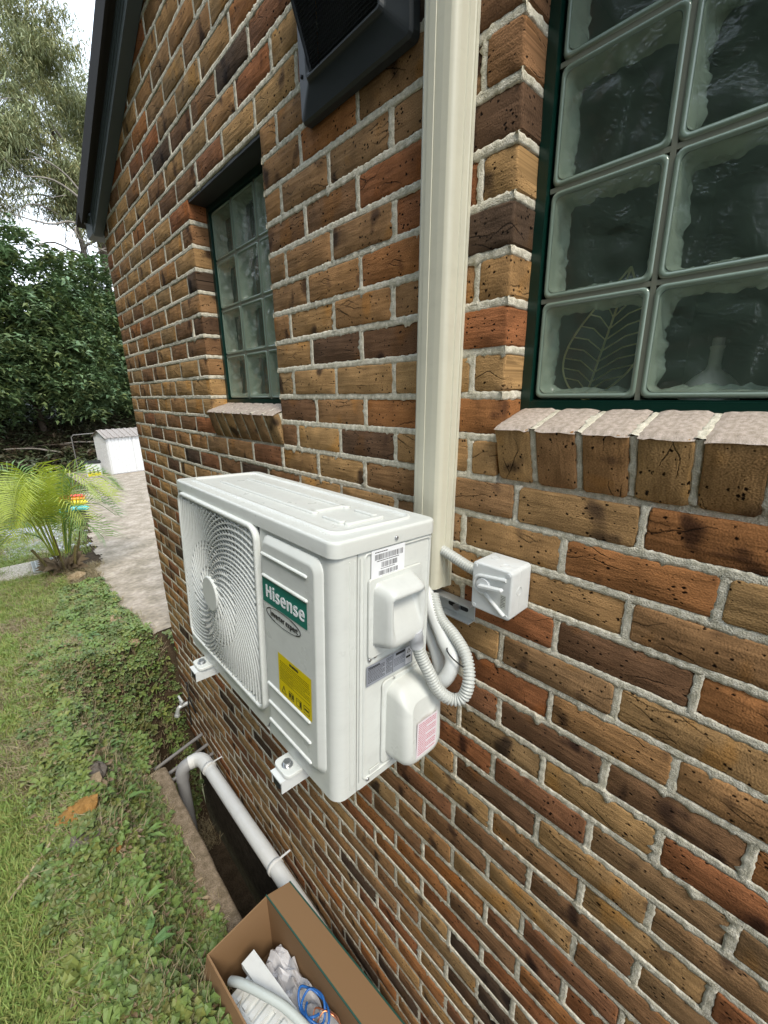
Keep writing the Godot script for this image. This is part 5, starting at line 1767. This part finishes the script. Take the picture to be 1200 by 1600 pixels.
# ---------------------------------------------------------------- carton of offcuts
func build_carton() -> void:
	var lr := RandomNumberGenerator.new(); lr.seed = 8
	var box_at := Vector3(-1.345, -2.14, 0.262)
	var car := thing("cardboard_carton", "open brown cardboard carton with green printed edges in trench", "carton", box_at)
	# local frame: x along the wall, z out from it
	car.rotation = Vector3(0.0, deg_to_rad(5.0), 0.0)
	var L := 0.72; var Wd := 0.275; var Hh := 0.34; var th := 0.005
	var st := mb()
	box(st, Vector3(0, -Hh, 0), Vector3(L, 0, th)); obj("side_panel", st, M.card, car)
	st = mb(); box(st, Vector3(0, -Hh, Wd - th), Vector3(L, 0, Wd)); obj("side_panel", st, M.card, car)
	st = mb(); box(st, Vector3(0, -Hh, th), Vector3(th, -0.001, Wd - th)); obj("end_panel", st, M.card, car)
	st = mb(); box(st, Vector3(L - th, -Hh, th), Vector3(L, -0.001, Wd - th)); obj("end_panel", st, M.card, car)
	st = mb(); box(st, Vector3(0, -Hh, 0), Vector3(L, -Hh + th, Wd)); obj("bottom_panel", st, M.card, car)
	st = mb(); box(st, Vector3(0, -0.001, 0.0), Vector3(L, 0.005, th), Transform3D()); 
	box(st, Vector3(0, -0.004, -0.133), Vector3(L, 0.001, -0.1255), Transform3D(Basis(Vector3.RIGHT, deg_to_rad(-24)), Vector3.ZERO)); obj("printed_edge", st, M.card_edge, car)
	st = mb(); box(st, Vector3(0.002, -0.003, -0.125), Vector3(L - 0.002, 0.001, 0.0), Transform3D(Basis(Vector3.RIGHT, deg_to_rad(-24)), Vector3.ZERO)); obj("flap", st, M.card, car)
	st = mb(); box(st, Vector3(0.002, -0.003, 0.0), Vector3(L - 0.002, 0.001, 0.15), Transform3D(Basis(Vector3.RIGHT, deg_to_rad(74)), Vector3(0, -0.002, Wd + 0.001))); obj("flap", st, M.card, car)
	var ct := car.transform
	# white trunking offcuts, conduit, plastic, cable
	var offs := [[Vector3(0.13, -0.10, 0.215), Vector3(0.68, -0.05, 0.185), 0.045], [Vector3(0.09, -0.07, 0.155), Vector3(0.68, -0.08, 0.125), 0.026], [Vector3(0.24, -0.16, 0.225), Vector3(0.66, -0.14, 0.225), 0.030]]
	for i in 3:
		var q: Array = offs[i]
		var a: Vector3 = ct * q[0]; var b: Vector3 = ct * q[1]
		var d := (b - a)
		var bs := Basis.looking_at(d.normalized(), Vector3.UP)
		st = mb()
		var w: float = q[2]
		var t := Transform3D(bs, a)
		box(st, Vector3(-w, -0.002, -d.length()), Vector3(w, 0.002, 0), t)
		box(st, Vector3(-w - 0.003, -0.030, -d.length()), Vector3(-w, 0.0025, 0), t)
		box(st, Vector3(w, -0.030, -d.length()), Vector3(w + 0.003, 0.0025, 0), t)
		if i == 0:
			for k in 10: box(st, Vector3(-w + 0.004, 0.002, -0.05 - k * 0.04), Vector3(w - 0.01, 0.012 + 0.008 * (k % 2), -0.03 - k * 0.04), t)
		tag(obj("trunking_offcut", st, M.white), ["ridged white plastic trunking offcut in the open carton", "long narrow white trunking offcut beside the plastic bag in carton", "white trunking offcut against the outer side of the carton"][i], "offcut", "offcuts in the carton")
	st = mb()
	tube(st, spline([ct * Vector3(0.10, -0.085, 0.235), ct * Vector3(0.16, -0.03, 0.225), ct * Vector3(0.25, -0.015, 0.19), ct * Vector3(0.36, -0.03, 0.145), ct * Vector3(0.50, -0.06, 0.115), ct * Vector3(0.66, -0.10, 0.10)], 0.01), 0.0155, 16)
	tag(obj("conduit_offcut", st, mat(lin(0.50, 0.55, 0.53), 0.4)), "curved grey flexible conduit offcut lying in the carton", "conduit")
	# crumpled clear bag
	st = mb()
	var g := []
	for j in 15:
		var row := []
		for i in 23:
			var x := lerpf(0.10, 0.68, i / 22.0); var z := lerpf(0.012, 0.15, j / 14.0)
			row.append(ct * Vector3(x, -0.17 + 0.09 * noise.get_noise_2d(x * 14.0, z * 17.0) + 0.04 * noise.get_noise_2d(x * 40.0, z * 45.0), z))
		g.append(row)
	st.set_smooth_group(-1)
	for j in 14:
		for i in 22: quad(st, g[j + 1][i], g[j + 1][i + 1], g[j][i + 1], g[j][i])
	tag(obj("plastic_bag", st, mat(lin(0.60, 0.60, 0.62), 0.3)), "crumpled clear grey plastic bag inside the open carton", "plastic bag")
	for q in [["blue", "blue_cable", "loop of blue cable lying on the plastic bag in carton", 0.0045, 0.38], ["copper", "copper_wire", "bright copper wire coil lying in the carton", 0.003, 0.47]]:
		st = mb()
		var pts := []
		for i in 26:
			var a := i * 0.62
			pts.append(ct * Vector3(q[4] + cos(a) * (0.055 + 0.004 * (i % 3)) + i * 0.002, -0.075 + 0.012 * sin(i * 1.7), 0.065 + sin(a) * 0.038))
		tube(st, spline(pts, 0.008), q[3], 6)
		tag(obj(q[1], st, M[q[0]]), q[2], "cable")

# ---------------------------------------------------------------- grass and weeds
func blades(n: int, h: float, wd: float, spread: float, sd: int) -> ArrayMesh:
	var lr := RandomNumberGenerator.new(); lr.seed = sd
	var st := mb(); st.set_smooth_group(-1)
	for i in n:
		var a := lr.randf() * TAU
		var b := Vector3(cos(a), 0, sin(a)) * spread * sqrt(lr.randf())
		var d := Vector3(lr.randfn(), 0, lr.randfn()) * 0.5
		var l := h * lr.randf_range(0.5, 1.2)
		var s := Vector3(-d.z, 0, d.x).normalized() * wd * 0.5
		var m := b + Vector3(d.x * l * 0.35, l * 0.62, d.z * l * 0.35)
		var e := b + Vector3(d.x * l * 1.1, l * 0.85, d.z * l * 1.1)
		quad(st, b - s, b + s, m + s * 0.8, m - s * 0.8); tri(st, m - s * 0.8, m + s * 0.8, e)
	st.generate_normals()
	return st.commit()

func rosette(n: int, l: float, wd: float, up: float, sd: int) -> ArrayMesh:
	var lr := RandomNumberGenerator.new(); lr.seed = sd
	var st := mb(); st.set_smooth_group(-1)
	for i in n:
		var a := TAU * i / n + lr.randf_range(-0.3, 0.3)
		var d := Vector3(cos(a), 0, sin(a))
		var s := Vector3(-d.z, 0, d.x) * wd * 0.5
		var ll := l * lr.randf_range(0.65, 1.1)
		var p := [Vector3.ZERO, d * ll * 0.35 + Vector3(0, up * ll * 0.6, 0), d * ll * 0.7 + Vector3(0, up * ll * 0.8, 0), d * ll + Vector3(0, up * ll * 0.55, 0)]
		var k := [0.25, 0.75, 1.0, 0.0]
		for j in 3:
			quad(st, p[j] - s * k[j] + Vector3(0, 0.12 * wd * k[j], 0), p[j], p[j + 1], p[j + 1] - s * k[j + 1] + Vector3(0, 0.12 * wd * k[j + 1], 0))
			quad(st, p[j], p[j] + s * k[j] + Vector3(0, 0.12 * wd * k[j], 0), p[j + 1] + s * k[j + 1] + Vector3(0, 0.12 * wd * k[j + 1], 0), p[j + 1])
	st.generate_normals()
	return st.commit()

func build_plants() -> void:
	var lr := RandomNumberGenerator.new(); lr.seed = 21
	var gm := leaf_mat(0.6, Color(0.35, 0.4, 0.12))
	var near := blades(11, 0.055, 0.0036, 0.028, 1)
	var far := blades(14, 0.075, 0.007, 0.09, 2)
	var lawn := []
	var dry := []
	for i in 62000:
		var x := -0.7 - 8.3 * pow(lr.randf(), 1.25)
		var z := lr.randf_range(0.45, 2.3) if lr.randf() < 0.25 else lr.randf_range(0.45, 1.35)
		var edge := 0.84 + 0.10 * noise.get_noise_1d(x * 1.7)
		if x < -3.2: edge = lerpf(0.84, 0.14, clampf((-x - 3.2) / 2.4, 0, 1))
		if z < edge - 0.05 + lr.randfn() * 0.06: continue
		if on_patio(x, z): continue
		var bare := noise.get_noise_2d(x * 0.9 + 30.0, z * 2.2) + (0.55 if x < -2.6 and z > 1.0 else 0.0) * sm(0.98, 1.1, z)
		var p := Vector3(x, ground_y(x, z) - 0.006, z)
		if bare > 0.22 and lr.randf() < 0.8:
			if lr.randf() < 0.6: dry.append(p)
		else: lawn.append(p)
	tag(foliage("lawn_grass", self, near, gm, lawn, Color(0.21, 0.31, 0.07), Color(0.33, 0.31, 0.10), 0.6, 1.3, 81, true), "short green lawn grass beside the wall", "grass", "", "stuff")
	var flat := blades(9, 0.05, 0.003, 0.05, 9)
	for i in 9000:
		var x := -0.8 - 5.6 * lr.randf(); var z := lr.randf_range(0.02, 1.0)
		if x > -2.9 and z < 0.42: continue
		if not on_patio(x, z): dry.append(Vector3(x, ground_y(x, z) - 0.004, z))
	tag(foliage("dry_grass", self, flat, gm, dry, Color(0.27, 0.215, 0.125), Color(0.36, 0.30, 0.18), 0.6, 1.4, 83), "dry straw coloured grass in worn patches", "grass", "", "stuff")
	var hill := []
	for i in 26000:
		var x := lr.randf_range(-20.5, -7.0); var z := lr.randf_range(-0.6, 6.0)
		if on_patio(x, z - 0.12) or (x > -9.6 and x < -7.4 and absf(z - 0.62) < 0.32): continue
		hill.append(Vector3(x, ground_y(x, z) - 0.008, z))
	tag(foliage("hill_grass", self, far, gm, hill, Color(0.21, 0.28, 0.07), Color(0.29, 0.27, 0.10), 0.7, 1.4, 84, true), "rough green grass on the slope beyond the palm", "grass", "", "stuff")
	# low broad weeds over the bank
	var wm := leaf_mat(0.5, Color(0.3, 0.38, 0.12))
	var w1 := rosette(6, 0.042, 0.020, 0.7, 4)
	var w2 := rosette(6, 0.026, 0.017, 0.9, 5)
	for q in [[w1, 3600, 85, Color(0.145, 0.225, 0.06), Color(0.20, 0.22, 0.055), "leafy_weeds"], [w2, 9500, 86, Color(0.115, 0.175, 0.055), Color(0.17, 0.165, 0.055), "small_leaf_weeds"]]:
		var sp := []
		while sp.size() < q[1]:
			var x := -0.6 - 5.0 * lr.randf()
			var zlo := lerpf(0.43, -0.05, sm(-2.9, -3.36, x)) + 0.03 * noise.get_noise_1d(x * 6.0)
			var z := lr.randf_range(zlo, lerpf(0.98, 0.55, sm(-3.4, -5.4, x)))
			if on_patio(x, z - 0.02): continue
			if noise.get_noise_2d(x * 2.4 + q[2], z * 3.2) < -0.02 and lr.randf() < 0.88: continue
			if z > 0.82 and lr.randf() < 0.65: continue
			sp.append(Vector3(x, ground_y(x, z) + lr.randf() * (0.03 + 0.05 * maxf(0.0, noise.get_noise_2d(x * 3.0 + 9.0, z * 3.0))), z))
		tag(foliage(q[5], self, q[0], wm, sp, q[3], q[4], 0.6, 1.5, q[2]), "green broad leaved weeds covering the bank above kerb" if q[2] == 85 else "tiny leaved ground cover spreading through the bank", "weeds", "", "stuff")
	var tuft := []
	for i in 1800:
		var x := -0.6 - 4.8 * lr.randf()
		var z := lr.randf_range(lerpf(0.43, 0.0, sm(-2.9, -3.4, x)), 0.95)
		if on_patio(x, z) or noise.get_noise_2d(x * 1.9 + 70.0, z * 2.6) < -0.05: continue
		tuft.append(Vector3(x, ground_y(x, z) - 0.004, z))
	tag(foliage("bank_grass", self, blades(9, 0.085, 0.0048, 0.03, 12), gm, tuft, Color(0.17, 0.24, 0.06), Color(0.25, 0.225, 0.085), 0.5, 1.4, 87, true), "longer tufts of grass growing between the bank weeds", "grass", "", "stuff")
	var lit := []
	for i in 6500:
		var x := -0.6 - 4.4 * lr.randf(); var z := lr.randf_range(0.38, 0.95)
		if x > -2.85 and z < 0.43: continue
		if on_patio(x, z): continue
		lit.append(Vector3(x, ground_y(x, z) + 0.006 + 0.03 * lr.randf(), z))
	tag(foliage("leaf_litter", self, rosette(2, 0.035, 0.014, 0.1, 6), wm, lit, Color(0.22, 0.15, 0.085), Color(0.36, 0.27, 0.165), 0.5, 1.4, 88), "brown dead leaves scattered between the bank weeds", "leaf litter", "", "stuff")
	var ug := []
	for i in 5200:
		var x := lr.randf_range(-29.0, -19.8); var z := lr.randf_range(-10.0, 8.0)
		ug.append(Vector3(x, ground_y(x, z) + 0.05 + 0.5 * pow(lr.randf(), 3.0), z))
	tag(foliage("undergrowth", self, leaf_sprig(8, 0.24, 0.095, 0.16, 0.25, 15), M.leaf, ug, Color(0.055, 0.07, 0.03), Color(0.085, 0.062, 0.04), 0.7, 1.4, 89), "dark leafy undergrowth and litter on the bank behind shed", "undergrowth", "", "stuff")
	# single rosettes one can point at
	var spots := [[-2.36, 0.64, 0.15, "long leaved green weed rosette beside the pale sandstone"], [-2.12, 0.60, 0.14, "long leaved weed rosette between the orange stone and kerb"], [-4.05, 0.50, 0.12, "spiky weed rosette on the far bank near paving"], [-2.9, 0.62, 0.13, "weed rosette on bank above the thin grey pipes"], [-1.62, 0.70, 0.13, "broad weed rosette below the orange stones"], [-1.42, 0.72, 0.12, "yellow green weed rosette beside the carton"]]
	for i in spots.size():
		var q: Array = spots[i]
		var o := obj("weed_rosette", rosette(11, q[2], 0.022, 0.45, 200 + i), null)
		var m := mat([lin(0.12, 0.21, 0.055), lin(0.16, 0.26, 0.07), lin(0.10, 0.19, 0.06)][i % 3], 0.5)
		m.backlight_enabled = true; m.backlight = Color(0.3, 0.36, 0.12)
		o.material_override = m
		o.position = Vector3(q[0], ground_y(q[0], q[1]) + 0.01, q[1])
		tag(o, q[3], "weed")
